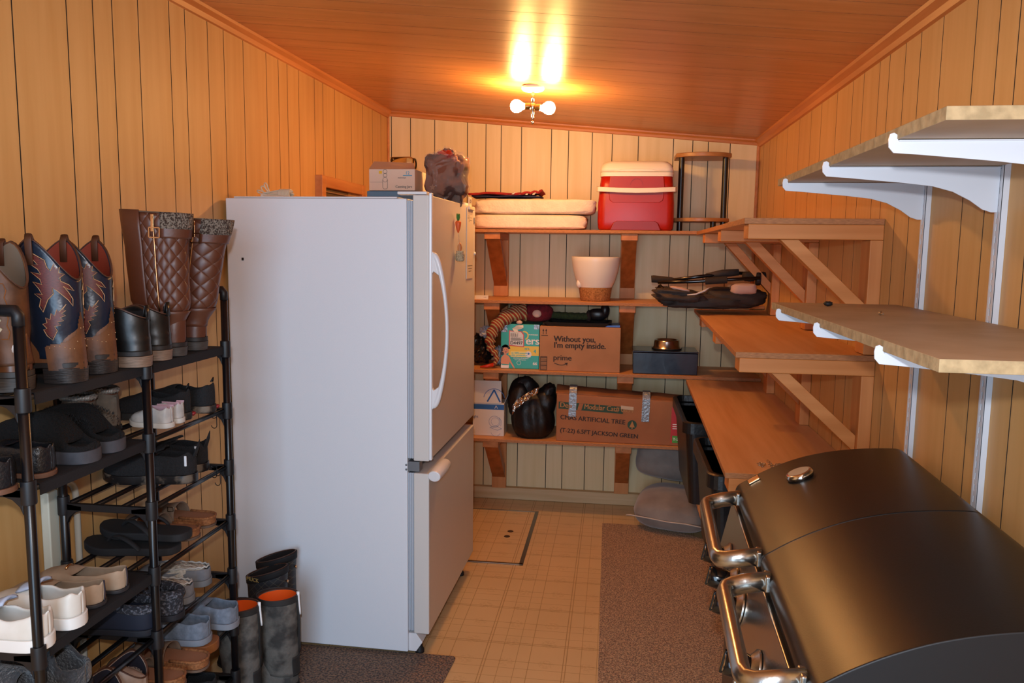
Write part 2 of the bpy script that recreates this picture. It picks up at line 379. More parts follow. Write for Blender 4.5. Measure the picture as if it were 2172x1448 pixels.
# ---------------------------------------------------------------- ceiling lamp with two bare bulbs
hub = Vector((-.396, 3.65, 2.192))
t = thing('ceiling_lamp', 'two bare glowing bulbs on a chrome stem hanging from the ceiling', 'ceiling lamp', tuple(hub))
chrome = M('chrome', 'd8d4cc', .12, 1.); whitepl = M('white_enamel', 'f0ece2', .4)
zt = zc(hub.x)-hub.z
MB().lathe([(.052, zt-.001), (.052, zt-.012), (.045, zt-.02), (.012, zt-.026)], 28).build('ceiling_rose', whitepl, t, bevel=.002)
MB().lathe([(.0075, zt-.02), (.0075, .012)], 14).build('stem', chrome, t, smooth=True)
MB().lathe([(.008, .016), (.014, .01), (.014, -.012), (.009, -.018), (.007, -.045), (.009, -.05), (.006, -.056), (.0035, -.062)], 16).build('hub', chrome, t, smooth=True)
MB().lathe([(.0065, -.066), (.008, -.071), (.0055, -.077), (.001, -.079)], 14).build('finial', chrome, t, smooth=True)
m_bulb = M('lit_bulb', (255, 190, 112), .5, emit=BULB)
for sx, tz in ((-1, .004), (1, -.012)):
    MB().lathe([(.013, sx*.010), (.015, sx*.014), (.015, sx*.034), (.013, sx*.036)], 18, axis='x', c=(0, 0, tz*.3)).build('socket', M('brass_socket', '8a6a3c', .35, 1.), t, bevel=.001)
    pr = [(.0115, .032), (.0125, .040), (.016, .048), (.0225, .058), (.0275, .068), (.0295, .078), (.0280, .089), (.0225, .099), (.0130, .106), (.002, .1085)]
    MB().lathe([(r0, sx*(x0*.95)) for r0, x0 in pr], 24, axis='x', c=(0, 0, tz*.6)).build('bulb', m_bulb, t, smooth=True)

# ---------------------------------------------------------------- fridge
F0 = (-.744, 2.75, 0); FR = -R(1.1)
def fpos(x, y, z):
    c, s_ = cos(FR), sin(FR); dx_, dy_ = x-F0[0], y-F0[1]; return (F0[0]+c*dx_-s_*dy_, F0[1]+s_*dx_+c*dy_, z)
t = thing('refrigerator', 'tall white refrigerator with bottom freezer drawer and curved handle', 'refrigerator', F0, FR)
m_fr = M('fridge_textured_white', 'e6ecf4', .42, bump=.06, bscale=420, spec=.45); m_frd = M('fridge_door_white', 'd9d6d2', .36, bump=.05, bscale=420)
m_gask = M('gasket_grey', 'b9c0ca', .5); m_frtrim = M('fridge_trim_white', 'e6e8ec', .28)
MB(t).box(-1.432, -.744, 2.75, 3.58, .022, 1.722).build('cabinet', m_fr, bevel=.004)
MB(t).box(-1.40, -.78, 2.752, 3.578, 1.7225, 1.728).build('top_cover', m_frtrim, bevel=.002)
b = MB(t)
for z0, z1 in ((.775, 1.715), (.105, .72)):
    b.box(-.744, -.722, 2.762, 3.568, z0, z1)
    for q in range(3): b.box(-.741+q*.0065, -.738+q*.0065, 2.757, 3.573, z0, z1)
b.build('door_gasket', m_gask)
d = MB(t).box(-.7215, -.662, 2.75, 3.585, .768, 1.735).build('fridge_door', m_frd, bevel=.005, seg=3)
def child(b_, name, mat, par, **k):
    b_.w = None; o = b_.build(name, mat, par, **k); return o
def L(pts): return [(x-F0[0], y-F0[1], z-F0[2]) for x, y, z in pts]
# door edge trim and the bowed handle
b = MB(); b.hexa(L([(-.6625, 2.751, .772), (-.652, 2.753, .772), (-.652, 2.775, .772), (-.6625, 2.779, .772), (-.6625, 2.751, 1.742), (-.652, 2.753, 1.742), (-.652, 2.775, 1.742), (-.6625, 2.779, 1.742)]))
b.build('handle_trim', m_frtrim, d, bevel=.003)
b = MB(); rings = []
for i in range(33):
    q = i/32; z = .962+q*(1.535-.962); bow = sin(pi*q)**.62*.056
    wdt = .011+.012*(1-sin(pi*q))**1.6; cx = -.655+bow; dp = .013
    a = [(-.5, -.9), (.5, -.9), (1, -.4), (1, .4), (.5, .9), (-.5, .9), (-1, .4), (-1, -.4)]
    rings.append(L([(cx+u_*wdt*.62, 2.768+v_*dp, z) for u_, v_ in a]))
b.loft(rings); b.build('handle', m_frtrim, d, smooth=True, sub=1)
b = MB()
for z0, sg in ((1.535, -1), (.962, 1)):
    b.prism([(p[0]-F0[0], p[1]) for p in [(-.662, z0), (-.650, z0), (-.640, z0+sg*.035), (-.628, z0+sg*.085), (-.648, z0+sg*.07), (-.662, z0+sg*.10)]], 2.758-F0[1], 2.778-F0[1], 'y')
b.build('handle_foot', m_frtrim, d, bevel=.003)
d2 = MB(t).box(-.7215, -.662, 2.75, 3.585, .098, .722).build('freezer_drawer', m_frd, bevel=.005, seg=3)
b = MB(); b.tube(L([(-.640, 2.738, .716), (-.638, 2.78, .720), (-.636, 2.84, .722), (-.638, 2.90, .722)]), [.024, .027, .027, .024], 20, flat=.85); b.build('drawer_pull', m_frtrim, d2, bevel=.004)
b = MB(t); b.box(-.744, -.70, 2.756, 2.80, .7265, .7635); b.lathe([(.004, -.0), (.004, .003)], 10, axis='y', c=(-.748, 2.7465, .752)); b.lathe([(.004, 0), (.004, .003)], 10, axis='y', c=(-.748, 2.7465, .735)); b.build('middle_hinge', M('hinge_grey', '7f868f', .35, .7), bevel=.001)
b = MB(t); b.box(-.80, -.69, 3.50, 3.575, 1.7285, 1.752); b.build('hinge_cover', m_frtrim, bevel=.004)
b = MB(t); b.box(-.78, -.672, 2.756, 2.80, 1.7362, 1.747); b.build('door_cap', m_frtrim, bevel=.003)
b = MB(t); b.prism([(-.744, .022), (-.715, .022), (-.690, .06), (-.715, .094), (-.744, .094)], 2.76, 3.57, 'y'); b.build('kick_grille', m_frtrim, bevel=.002)
for yy in (2.80, 3.53): MB(t).lathe([(.018, .0), (.018, .012), (.012, .022), (.012, .03)], 14, c=(-.712, yy, 0)).build('foot', M('black_rubber', '1a1a1c', .6), smooth=False, bevel=.001)
for xx in (-1.38,): 
    for yy in (2.85, 3.5): MB(t).lathe([(.018, .0), (.018, .0225)], 14, c=(xx, yy, 0)).build('foot', M('black_rubber', '1a1a1c', .6))
MB(t).box(-1.374, -1.366, 2.7485, 2.7498, 1.494, 1.504).build('black_sticker', M('black_sticker', '101012', .5))
# magnets and notepad on the fridge door
FX = -.6618
t = thing('carrot_magnet', 'small orange carrot magnet with green leaves on the fridge door', 'magnet', fpos(FX, 3.165, 1.64), FR)
MB().lathe([(.002, -.030), (.007, -.018), (.011, 0), (.0125, .012), (.008, .019)], 14, c=(.0135, 0, 0)).build('carrot', M('carrot_orange', 'e2622a', .5), t, smooth=True)
b = MB()
for a in range(7):
    an = a*.9; b.tube([(.0135, 0, .016), (.0135+.004*cos(an), .005*sin(an), .032), (.0135+.006*cos(an), .010*sin(an), .048)], [.003, .0035, .001], 6)
b.build('leaves', M('carrot_green', '3f7a2c', .6), t, smooth=True)
t = thing('hanging_ornament', 'little woven basket ornament hanging under the carrot magnet', 'ornament', fpos(FX, 3.165, 1.55), FR)
b = MB(); b.lathe([(.012, -.055), (.018, -.05), (.020, -.03), (.016, -.018), (.017, -.012)], 14, c=(.021, .003, 0)); b.build('basket', M('straw', 'cdbb98', .8, c2='9a8a6a', scale=160, bump=.5), t, smooth=True)
b = MB(); b.tube([(.021, -.014, -.014), (.018, -.006, .02), (.014, 0, .055)], .0013, 6); b.tube([(.021, .018, -.014), (.018, .008, .02), (.014, 0, .055)], .0013, 6); b.build('string', M('twine', 'd8b48a', .8), t)
b = MB(); b.lump((.02, .0, -.0), (.009, .008, .022), .2, 5, 3, 12, 8); b.build('bow', M('orange_ribbon', 'c77b45', .6), t, smooth=True)
t = thing('magnetic_notepad', 'long white magnetic list pad on the fridge door', 'notepad', fpos(FX, 3.455, 1.57), FR)
MB().box(.0003, .0035, -.068, .068, -.155, .155).build('pad', M('pad_white', 'dcd2c6', .5), t, bevel=.0005)
ink = M('print_grey', '6a625a', .6)
for z_, s_, tx in ((-.098, .014, 'Notes & lists'), (-.112, .010, 'keep on the door'), (-.126, .008, 'magnetic back')): pass
b = MB(); 
for k in range(3): b.box(.0035, .0038, -.05+.01*k, .05-.01*k, -.10-.012*k, -.097-.012*k)
for k in range(5): b.box(.0035, .0038, -.055+.022*(k > 2), -.01+.05*(k % 2), .118-.006*k, .1195-.006*k)
b.build('print', ink, t)
t = thing('magnetic_clip', 'cream magnetic bag clip above the list pad on the fridge', 'clip', fpos(FX, 3.46, 1.728), FR)
MB().box(.0003, .012, -.05, .052, -.012, .004).build('clip_body', M('cream_plastic', 'ecd9bd', .4), t, bevel=.003)
MB().box(.0003, .0032, -.035, .028, .006, .044).build('clip_label', M('pad_white', 'dcd2c6', .5), t)
b = MB(); b.box(.0033, .0036, -.028, -.023, .014, .038); b.box(.0033, .0036, .016, .02, .014, .038); b.tube([(.0036, .004*cos(k*pi/6)*2.4-.004, .026+.008*sin(k*pi/6)) for k in range(13)], .0012, 5); b.build('clip_mark', ink, t)
t = thing('square_magnet', 'tiny grey square magnet right of the list pad', 'magnet', fpos(FX, 3.558, 1.675), FR); MB().box(.0003, .004, -.012, .012, -.012, .012).build('tile', M('grey_magnet', '9a8f84', .5), t, bevel=.001)
t = thing('round_magnet', 'tiny round white magnet at the far edge of the fridge door', 'magnet', fpos(FX, 3.565, 1.525), FR); MB().lathe([(.007, .0003), (.008, .004), (.004, .007)], 14, axis='x').build('button', whitepl, t, smooth=True)

# ---------------------------------------------------------------- white bracket shelving, near right
m_std = M('white_painted_metal', 'd3d8e0', .35); m_pb = M('particle_board_face', 'b49c80', .55, c2='a58c6e', scale=8)
m_pbe = M('particle_board_edge', 'b59c74', .8, c2='9a8460', scale=60, bump=.15)
for ys, nm in ((2.17, 'farthest white slotted standard on the right wall, next to the wooden brackets'), (1.765, 'white slotted standard on the right wall, second from the wooden brackets'), (1.355, 'white slotted standard on the right wall, nearest to the camera')):
    t = thing('shelf_standard', nm, 'shelf standard', (XR, ys, 1.0), group='white slotted standards on the right wall')
    b = MB(t); b.box(XR-.004, XR-.0003, ys-.0125, ys+.0125, .98, 1.785); b.box(XR-.014, XR-.004, ys-.0125, ys-.009, .98, 1.785); b.box(XR-.014, XR-.004, ys+.009, ys+.0125, .98, 1.785)
    b.box(XR-.0145, XR-.0125, ys-.0125, ys-.0055, .98, 1.785); b.box(XR-.0145, XR-.0125, ys+.0055, ys+.0125, .98, 1.785); b.box(XR-.0142, XR-.0128, ys-.0055, ys-.0022, .98, 1.785); b.box(XR-.0142, XR-.0128, ys+.0022, ys+.0055, .98, 1.785)
    for k in range(32): b.box(XR-.0142, XR-.0128, ys-.0022, ys+.0022, .98+k*.0253, .98+k*.0253+.0115)
    b.build('channel', m_std)
    b = MB(t); b.box(XR-.0118, XR-.0042, ys-.0088, ys+.0088, .985, 1.78); b.build('slot_shadow', M('slot_shadow_brown', '5a4432', .8))  # dark brown filler inside the channel, shade in the slots put in as colour
for zt, lab_, yn in ((1.750, 'upper particle board shelf on white brackets, right wall', 1.165), (1.408, 'lower particle board shelf on white brackets, right wall', 1.125)):
    t = thing('bracket_shelf', lab_, 'shelf', (.61, 1.7, zt-.02), group='particle board shelves on white brackets')
    b = MB(t); b.box(.440, XR-.018, yn, 2.30, zt-.019, zt); b.m = [0, 0, 1, 1, 1, 1]
    b.build('shelf_board', [m_pb, m_pbe], bevel=.001)
    for ys in (2.17, 1.765, 1.355):
        zb = zt-.0195; L0 = XR-.015; xt = .428
        prof = [(L0, zb-.001), (xt+.014, zb-.001), (xt+.012, zb+.008), (xt+.007, zb+.011), (xt+.001, zb+.009), (xt-.001, zb), (xt, zb-.012), (xt+.008, zb-.021), (xt+.05, zb-.024),
                (L0-.19, zb-.034), (L0-.13, zb-.041), (L0-.09, zb-.052), (L0-.055, zb-.070), (L0-.03, zb-.088), (L0-.012, zb-.094), (L0, zb-.094)]
        b = MB(t); b.prism(list(reversed(prof)), ys-.0015, ys+.0015, 'y'); b.box(xt+.014, L0, ys-.006, ys+.006, zb-.003, zb-.0008)
        b.build('bracket', m_std, bevel=.0006)
t = thing('dark_nub', 'small black scrap lying on the lower particle board shelf', 'scrap', (.56, 2.17, 1.408)); MB().lump((0, 0, .007), (.012, .009, .0065), .3, 4, 2, 12, 8).build('scrap_body', M('black_rubber', '1a1a1c', .6), t, smooth=True)
t = thing('loose_screw', 'tiny screw lying on the lower particle board shelf', 'screw', (.60, 1.86, 1.4085)); b = MB(); b.lathe([(.0022, .0), (.0022, .016), (.005, .018), (.005, .019)], 10, axis='y', c=(0, 0, .005)); b.build('screw_body', chrome, t)

# ---------------------------------------------------------------- grill
G0 = Vector((.52, 1.6, 0))
t = thing('gas_grill', 'black gas grill with wide domed lid and two steel handles', 'grill', tuple(G0), rz=-R(2.4))
m_lid = M('black_enamel_lid', '17110d', .36, spec=.5, bump=.02, bscale=300); m_gblk = M('black_steel', '0e0e12', .45)
m_ss = M('brushed_stainless', 'b9b4ac', .26, 1., bump=.03, bscale=200); m_glk = M('gloss_black', '0a0a0c', .12)
prof = [(-.207, .900), (-.207, .915), (-.200, .929), (-.185, .940), (-.15, .963), (-.10, .990), (-.04, 1.015), (.03, 1.034), (.10, 1.045), (.17, 1.050), (.197, 1.048), (.212, 1.036), (.217, 1.015), (.217, .90)]
def sm(p, n=3):
    out = []
    for i in range(len(p)-1):
        for k in range(n):
            q = k/n; out.append((p[i][0]*(1-q)+p[i+1][0]*q, p[i][1]*(1-q)+p[i+1][1]*q))
    return out+[p[-1]]
def catm(p, n=5):
    o = []
    for i in range(len(p)-1):
        p0 = p[max(i-1, 0)]; p1 = p[i]; p2 = p[i+1]; p3 = p[min(i+2, len(p)-1)]
        for k in range(n):
            q = k/n
            o.append(tuple(.5*((2*p1[j])+(-p0[j]+p2[j])*q+(2*p0[j]-5*p1[j]+4*p2[j]-p3[j])*q*q+(-p0[j]+3*p1[j]-3*p2[j]+p3[j])*q**3) for j in range(len(p1))))
    return o+[p[-1]]
P2 = catm(prof, 4)
for (ya, yb_) in ((.0010, .5), (-.5, -.0010)):
    b = MB(); b.prism(P2, ya, yb_, 'y'); b.m[0] = b.m[1] = 1; lid = b.build('lid', [m_lid, M('lid_end_black', '08080c', .55)], t, bevel=.004, seg=3, angle=50)
    # handle: two legs off the lid front joined by a rounded bar
    a0, a1 = (.030, .430) if ya > 0 else (-.455, -.095)
    hp = [(-.200, a1, .915), (-.25, a1, .906), (-.272, a1-.004, .900), (-.286, a1-.014, .897), (-.291, a1-.034, .896), (-.291, a0+.034, .896), (-.286, a0+.014, .897), (-.272, a0+.004, .900), (-.25, a0, .906), (-.200, a0, .915)]
    MB().tube(hp, .0150, 16, flat=1.3).build('handle', m_ss, lid, smooth=True)
    for aa in (a0, a1): MB().box(-.214, -.203, aa-.018, aa+.018, .896, .930).build('handle_mount', m_ss, lid, bevel=.004)
    if ya > 0: far = lid
def lidpt(x):
    for (a, za), (c, zc_) in zip(P2, P2[1:]):
        if a <= x <= c and c > a: return za+(zc_-za)*(x-a)/(c-a), math.atan2(zc_-za, c-a)
def onlid(x, y, h=0):
    z, an = lidpt(x); return Vector((x-sin(an)*h, y, z+cos(an)*h)), an
p, an = onlid(-.072, .345)
o = MB().lathe([(.031, 0), (.034, .004), (.034, .010), (.030, .015), (.026, .0155)], 30).build('thermometer', chrome, far, bevel=.001); o.location = p; o.rotation_euler = (0, -an, 0)
o = MB().lathe([(.0255, .0158), (.001, .0162)], 30).build('gauge_face', M('gauge_face', 'b8a890', .4), far); o.location = p; o.rotation_euler = (0, -an, 0)
p, an = onlid(-.165, .462)
o = MB().box(-.016, .016, -.016, .016, 0, .005).build('badge', M('copper_badge', 'd8b48c', .25, 1.), far, bevel=.002); o.location = p; o.rotation_euler = (0, -an, 0)
MB().box(-.198, .21, -.495, .495, .76, .8995).build('firebox', m_gblk, t, bevel=.004)
MB().prism([(-.2, .886), (-.213, .886), (-.246, .735), (-.2, .735)], -.50, .50, 'y').build('control_panel', m_ss, t, bevel=.003)
nx, nz_ = -cos(.21), sin(.21)
for ky in (.34, .19, .055, -.20, -.36):
    c0 = Vector((-.236, ky, .785)); dn = Vector((-cos(.21), 0, sin(.21)))
    q = dn.to_track_quat('Z', 'Y').to_euler()
    o = MB().lathe([(.038, .0), (.038, .004), (.030, .010), (.024, .016)], 26).build('knob_bezel', m_ss, t, bevel=.001); o.location = c0; o.rotation_euler = q
    b = MB(); b.lathe([(.0240, .0), (.0255, .006), (.0235, .040), (.0205, .044)], 22); b.box(-.004, .004, -.0225, .0225, .042, .0475)
    k_ = b.build('knob', m_glk, o, bevel=.0012); k_.location = (0, 0, .016)
    MB().lathe([(.0185, .0442), (.0170, .0455)], 22).build('knob_ring', chrome, k_)
MB().box(-.205, .205, -.48, .48, .085, .7595).build('cart_cabinet', m_gblk, t, bevel=.004)
for ya, yb_ in ((.005, .475), (-.475, -.005)):
    dr = MB().box(-.222, -.2055, ya, yb_, .10, .728).build('cabinet_door', M('door_black', '121216', .3), t, bevel=.003)
    hy = ya+.05 if ya > 0 else yb_-.05
    MB().tube([(-.222, hy, .62), (-.24, hy, .62), (-.24, hy, .46), (-.222, hy, .46)], .005, 8).build('door_handle', m_ss, dr, smooth=True)
for yy in (-.42, .42):
    for xx in (-.16, .16): MB().lathe([(.03, -.012), (.036, -.008), (.036, .008), (.03, .012)], 18, axis='y', c=(xx, yy, .0495)).build('caster', M('black_rubber', '1a1a1c', .6), t)
b = MB(); b.box(-.15, .19, .503, .53, .46, .855); b.build('folded_side_table', M('dark_steel_side', '2a2622', .4, .6), t, bevel=.004)
b = MB()
b.tube([(-.165, .512, .885), (-.178, .512, .885), (-.178, .512, .845), (-.19, .512, .832), (-.202, .512, .84), (-.202, .512, .86)], .0022, 8); b.box(-.168, -.15, .505, .518, .80, .895)
b.build('tool_hook', chrome, t, smooth=False)

# ---------------------------------------------------------------- rug and doormat
def pile(name, label, cat, poly, col1, col2, h, hs, amp):
    m = M(name+'_pile', col1, .95, c2=col2, scale=hs, bump=1.0, bscale=hs*.9, contrast=(.42, .58), sheen=.2)
    b = MB(); b.prism(poly, 0.0004, h); o = b.build(name, m, bevel=.003); tag(o, label, cat); return o
pile('carpet_runner', 'brown carpet remnant lying on the vinyl beside the grill', 'rug', [(-.010, 1.0), (.74, 1.0), (.74, 2.3), (.53, 2.35), (.53, 4.15), (.30, 4.325), (-.038, 4.329)], 'cba67e', '7c5c42', .013, 170, 0)
pile('doormat', 'dark brown ribbed doormat in front of the refrigerator', 'doormat', [(-1.30, 1.75), (-.60, 1.75), (-.578, 2.5), (-.563, 2.765), (-.573, 2.775), (-1.30, 2.775)], '8e6e54', '35261f', .008, 130, 0)
# ---------------------------------------------------------------- things on the back shelves
S1, S2, S3, S4 = 1.655, 1.262, .868, .470
RX = (pi/2, 0, 0)   # lettering on a face that looks towards the camera
def front(par, name, polys, y, mat, w, th=.0006):
    b = MB(w)
    for p in polys: b.prism(p, y-th, y, 'y')
    return b.build(name, mat, par)
def circ(cx, cz, r, n=24): return [(cx+r*cos(2*pi*k/n), cz+r*sin(2*pi*k/n)) for k in range(n)]
def ringp(cx, cz, r, wd, a0=0, a1=2*pi, n=32):
    """list of quads that make an arc band"""
    o = []
    for k in range(n):
        p = a0+(a1-a0)*k/n; q = a0+(a1-a0)*(k+1)/n
        o.append([(cx+r*cos(p), cz+r*sin(p)), (cx+r*cos(q), cz+r*sin(q)), (cx+(r-wd)*cos(q), cz+(r-wd)*sin(q)), (cx+(r-wd)*cos(p), cz+(r-wd)*sin(p))])
    return o
def stroke(pts, wd):
    o = []
    for (x, y), (u_, v_) in zip(pts, pts[1:]):
        d = math.hypot(u_-x, v_-y); nx_, ny_ = -(v_-y)/d*wd/2, (u_-x)/d*wd/2
        o.append([(x+nx_, y+ny_), (x-nx_, y-ny_), (u_-nx_, v_-ny_), (u_+nx_, v_+ny_)])
    return o
# --- cooler
t = thing('cooler', 'red hard cooler with white lid and carrying handle on the top back shelf', 'cooler', (.098, 4.52, S1))
m_red = M('cooler_red', 'a81404', .38); m_redd = M('cooler_panel_red', 'a01e10', .42); m_cw = M('cooler_white', 'eee0cc', .4)
def rrect(hx, hy, r, z, n=5, cx=0, cy=0):
    o = []
    for sx, sy, a in ((1, 1, 0), (-1, 1, pi/2), (-1, -1, pi), (1, -1, 1.5*pi)):
        for k in range(n+1):
            q = a+pi/2*k/n; o.append((cx+sx*(hx-r)+r*cos(q), cy+sy*(hy-r)+r*sin(q), z))
    return o
b = MB(); b.loft([rrect(.192, .132, .03, .001), rrect(.203, .142, .04, .012), rrect(.207, .146, .042, .05), rrect(.206, .145, .042, .15), rrect(.199, .140, .04, .24), rrect(.193, .136, .038, .292)])
body = b.build('body', m_red, t, smooth=True)
# raised relief panels on the front
def yfront(z): return -.147+.009*max(0, (z-.05))/.24
def relief(poly, name, mat, h=.004, rnd=.002):
    b = MB(); b.prism(poly, -.1485-h+.004, -.13, 'y'); return b
b = MB(); pz = [(-.142, .291), (-.150, .23), (-.142, .165), (-.125, .152), (.125, .152), (.142, .165), (.150, .23), (.142, .291)]
V = [(x, yfront(z)-.0035, z) for x, z in pz]; V2 = [(x*1.04, yfront(z)+.004, z-.006 if z < .2 else z) for x, z in pz]
b.loft([V2, V]); b.build('front_panel', m_redd, body, bevel=.002)
b = MB(); pz = [(-.135, .002), (-.118, .042), (-.10, .052), (.10, .052), (.118, .042), (.135, .002)]
b.loft([[(x*1.05, yfront(z)+.004, z) for x, z in pz], [(x, yfront(z)-.003, z) for x, z in pz]]); b.build('base_arch', M('cooler_red_dark', '8a1006', .45), body, bevel=.002)
b = MB(); b.loft([rrect(.197, .139, .04, .292), rrect(.198, .140, .04, .315)]); b.build('lid_band', m_cw, t, bevel=.002)
b = MB(); b.loft([rrect(.197, .139, .04, .3165), rrect(.196, .138, .04, .335), rrect(.188, .130, .045, .358), rrect(.168, .112, .045, .374), rrect(.13, .08, .04, .380)])
lid = b.build('lid', m_cw, t, smooth=True)
b = MB(); b.prism([(-.13, .3163), (-.08, .330), (0, .334), (.08, .330), (.13, .3163)], -.1425, -.135, 'y'); b.build('lid_latch', m_cw, lid, bevel=.003)
# handle lies in front of the body
b = MB(); rings = []
pts = [(-.209, -.02, .235), (-.214, -.06, .231), (-.214, -.12, .226), (-.205, -.150, .222), (-.17, -.160, .220), (-.1, -.163, .216), (0, -.165, .214), (.1, -.163, .216), (.17, -.160, .220), (.205, -.150, .222), (.214, -.12, .226), (.214, -.06, .231), (.209, -.02, .235)]
for i, p in enumerate(pts):
    a = Vector(pts[max(i-1, 0)]); c = Vector(pts[min(i+1, len(pts)-1)]); d = (c-a).normalized(); nn = Vector((d.y, -d.x, 0)).normalized()
    P = Vector(p); rings.append([P+nn*.004+Vector((0, 0, .013)), P+nn*.004-Vector((0, 0, .013)), P-nn*.004-Vector((0, 0, .013)), P-nn*.004+Vector((0, 0, .013))])
b.loft(rings); b.build('handle', m_cw, t, bevel=.003, smooth=False)
b = MB(); [b.prism(p, yfront(.24)-.0045, yfront(.24)-.0035, 'y') for p in ringp(0, .245, .035, .003, 0, pi)]; b.build('emblem_ring', M('cooler_red_dark', '8a1006', .45), body)
# --- tube and wood rack
t = thing('tube_shelf_unit', 'small stand of black tubes and bow-fronted wooden shelves right of the cooler', 'stand', (.462, 4.56, S1))
m_tb = M('black_tube', '17130f', .35); m_bw = wood('bent_wood_top', 'b9824c', '9a6534', 0, rough=.4, scale=3.)
def bow(hx, y0, y1, n=14): return [(-hx, y0)]+[(-hx+2*hx*k/n, y0-(y0-y1)*-1*0-(.07)*sin(pi*k/n)**.8) for k in range(1, n)]+[(hx, y0)]+[(hx, .11), (-hx, .11)]
for z0, z1, nm in ((.405, .428, 'top_shelf'), (.055, .075, 'lower_shelf')):
    sh = MB().prism([(x, y_+.0) for x, y_ in bow(.150, -.055, 0)], z0, z1).build(nm, m_bw, t, bevel=.004)
for px, py, z0, z1 in ((-.118, -.05, .0752, .4048), (.118, -.05, .0752, .4048), (-.118, -.05, .0005, .0548), (.118, -.05, .0005, .0548), (.06, -.085, .0005, .0548)):
    MB().lathe([(.0155, z0), (.0155, z1)], 18, c=(px, py, 0)).build('tube', m_tb, t, bevel=.001)
# --- foam sheets
m_foam = M('white_foam', 'e9d3bd', .9, c2='f2dfca', scale=20, bump=.4, bscale=90)
def foam(name, label, x0, x1, z0, z1, y0, y1, seed):
    o = tag(MB().lump(((x0+x1)/2, (y0+y1)/2, (z0+z1)/2), ((x1-x0)/2, (y1-y0)/2, (z1-z0)/2), .05, 2.2, seed, 60, 26, e=.28).build(name, m_foam, smooth=True), label, 'foam', 'folded white foam pads'); return o
foam('foam_pad', 'upper of two folded white foam pads beside the cooler', -.80, -.125, 1.741, 1.826, 4.37, 4.66, 1)
foam('foam_pad', 'lower of two folded white foam pads beside the cooler', -.80, -.172, 1.659, 1.739, 4.37, 4.66, 4)
t = thing('folded_flag_cloth', 'folded red and navy fabric lying on the white foam pads', 'cloth', (-.615, 4.47, 1.829))
m_rc = M('cloth_red', '9c1a17', .85, c2='7d1212', scale=30, bump=.4, bscale=60); m_nav = M('cloth_navy', '1d2447', .85)
def cloth_layer(x0, x1, y0, y1, z, am, seed, th=.006, pinch=0.):
    b = MB()
    def f(a, c):
        x = x0+(x1-x0)*a; y_ = y0+(y1-y0)*c
        return (x, y_+.006*sin(a*17+seed), z+am*mnoise.noise(Vector((a*6+seed, c*3, seed)))+am*.6*sin(a*9+c*4+seed)+pinch*max(0, a-.62)*abs(sin(a*30)))
    b.sgrid(f, 44, 10); return b
cloth_layer(-.20, .19, -.08, .10, .006, .003, 2).build('navy_layer', m_nav, t, smooth=True, solid=.007, soff=1)
cloth_layer(-.215, .2, -.09, .11, .017, .004, 5, pinch=.045).build('red_layer', m_rc, t, smooth=True, solid=.012, soff=1)
b = MB()
for k in range(4):
    x0 = .03+.038*k
    b.sgrid(lambda a, c, x0=x0: (x0+.012*a+.02*c, -.094+.02*c, .0185+.008*sin(c*pi)+.012*max(0, (x0-.0))*c*4), 2, 6)
b.build('white_stripe', M('stripe_white', 'd6c3b8', .85), t, smooth=True, solid=.004, soff=1)
# --- planter
t = thing('planter_pot', 'round white self-watering pot with tan cork base, second shelf', 'plant pot', (-.114, 4.47, S2))
b = MB(); b.lathe([(.093, .077), (.112, .12), (.126, .17), (.134, .22), (.137, .244), (.135, .248), (.131, .247), (.129, .235), (.118, .16), (.10, .10), (.0, .095)], 48, cap=False)
b.build('bowl', M('pot_white', 'eadfd2', .35), t, smooth=True)
MB().lathe([(.0, .0005), (.079, .0005), (.083, .006), (.090, .055), (.0935, .0765), (.0, .0765)], 48, cap=False).build('cork_base', M('cork_tan', 'b98048', .85, c2='8e5a2a', scale=110, bump=.3), t, smooth=False, bevel=.002)
b = MB(); b.lump((-.089, -.048, .098), (.016, .014, .024), 0, 1, 0, 16, 10); b.build('fill_spout', M('pot_white', 'eadfd2', .35), t, smooth=True)
t = thing('metal_channel', 'short white metal channel lying on the shelf left of the pot', 'bracket', (-.76, 4.39, S2))
b = MB(); b.box(-.08, .045, -.012, .012, .0005, .0025); b.box(-.08, .045, -.012, -.010, .0025, .022); b.box(-.08, .045, .010, .012, .0025, .022); b.build('channel_body', M('white_channel', 'e4dccf', .4), t)
b = MB(); [b.lathe([(.0022, -.0123), (.0022, -.0120)], 8, axis='y', c=(x_, 0, .012)) for x_ in (.025, .034)]; b.build('rivet_hole', M('print_grey', '6a625a', .6), t)
# --- nappy box
B0 = (-.530, 4.50, S3)
t = thing('nappy_box', 'teal printed nappy box with a D4497 sticker and a child picture', 'box', B0)
m_teal = M('print_teal', '2aa79c', .35)
MB(t).box(-.640, -.4205, 4.40, 4.60, S3+.0005, 1.124).build('carton', m_teal, bevel=.003)
yf = 4.3997
m_yel = M('print_yellow', 'ecc21c', .4); m_pw = M('print_white', 'eee6dc', .5); m_tape = M('duct_tape', '8c8f92', .3, .4, bump=.3, bscale=80)
front(t, 'tape_patch', [[(-.639, 1.076), (-.604, 1.078), (-.604, 1.1235), (-.639, 1.1235)]], yf, m_tape, t); front(t, 'tape_patch', [[(-.452, 1.095), (-.4215, 1.098), (-.4215, 1.1235), (-.452, 1.1235)]], yf, m_tape, t)
front(t, 'yellow_band', [[(-.595, .945), (-.4215, .945), (-.4215, 1.0), (-.595, 1.0)]], yf, m_yel, t)
front(t, 'pale_band', [[(-.583, .937), (-.468, .937), (-.468, .968), (-.583, .968)]], yf-.0006, M('print_pale_yellow', 'f3dc7c', .4), t)
front(t, 'loop_print', ringp(-.507, 1.06, .026, .007, -1.2, 1.9), yf, m_yel, t)
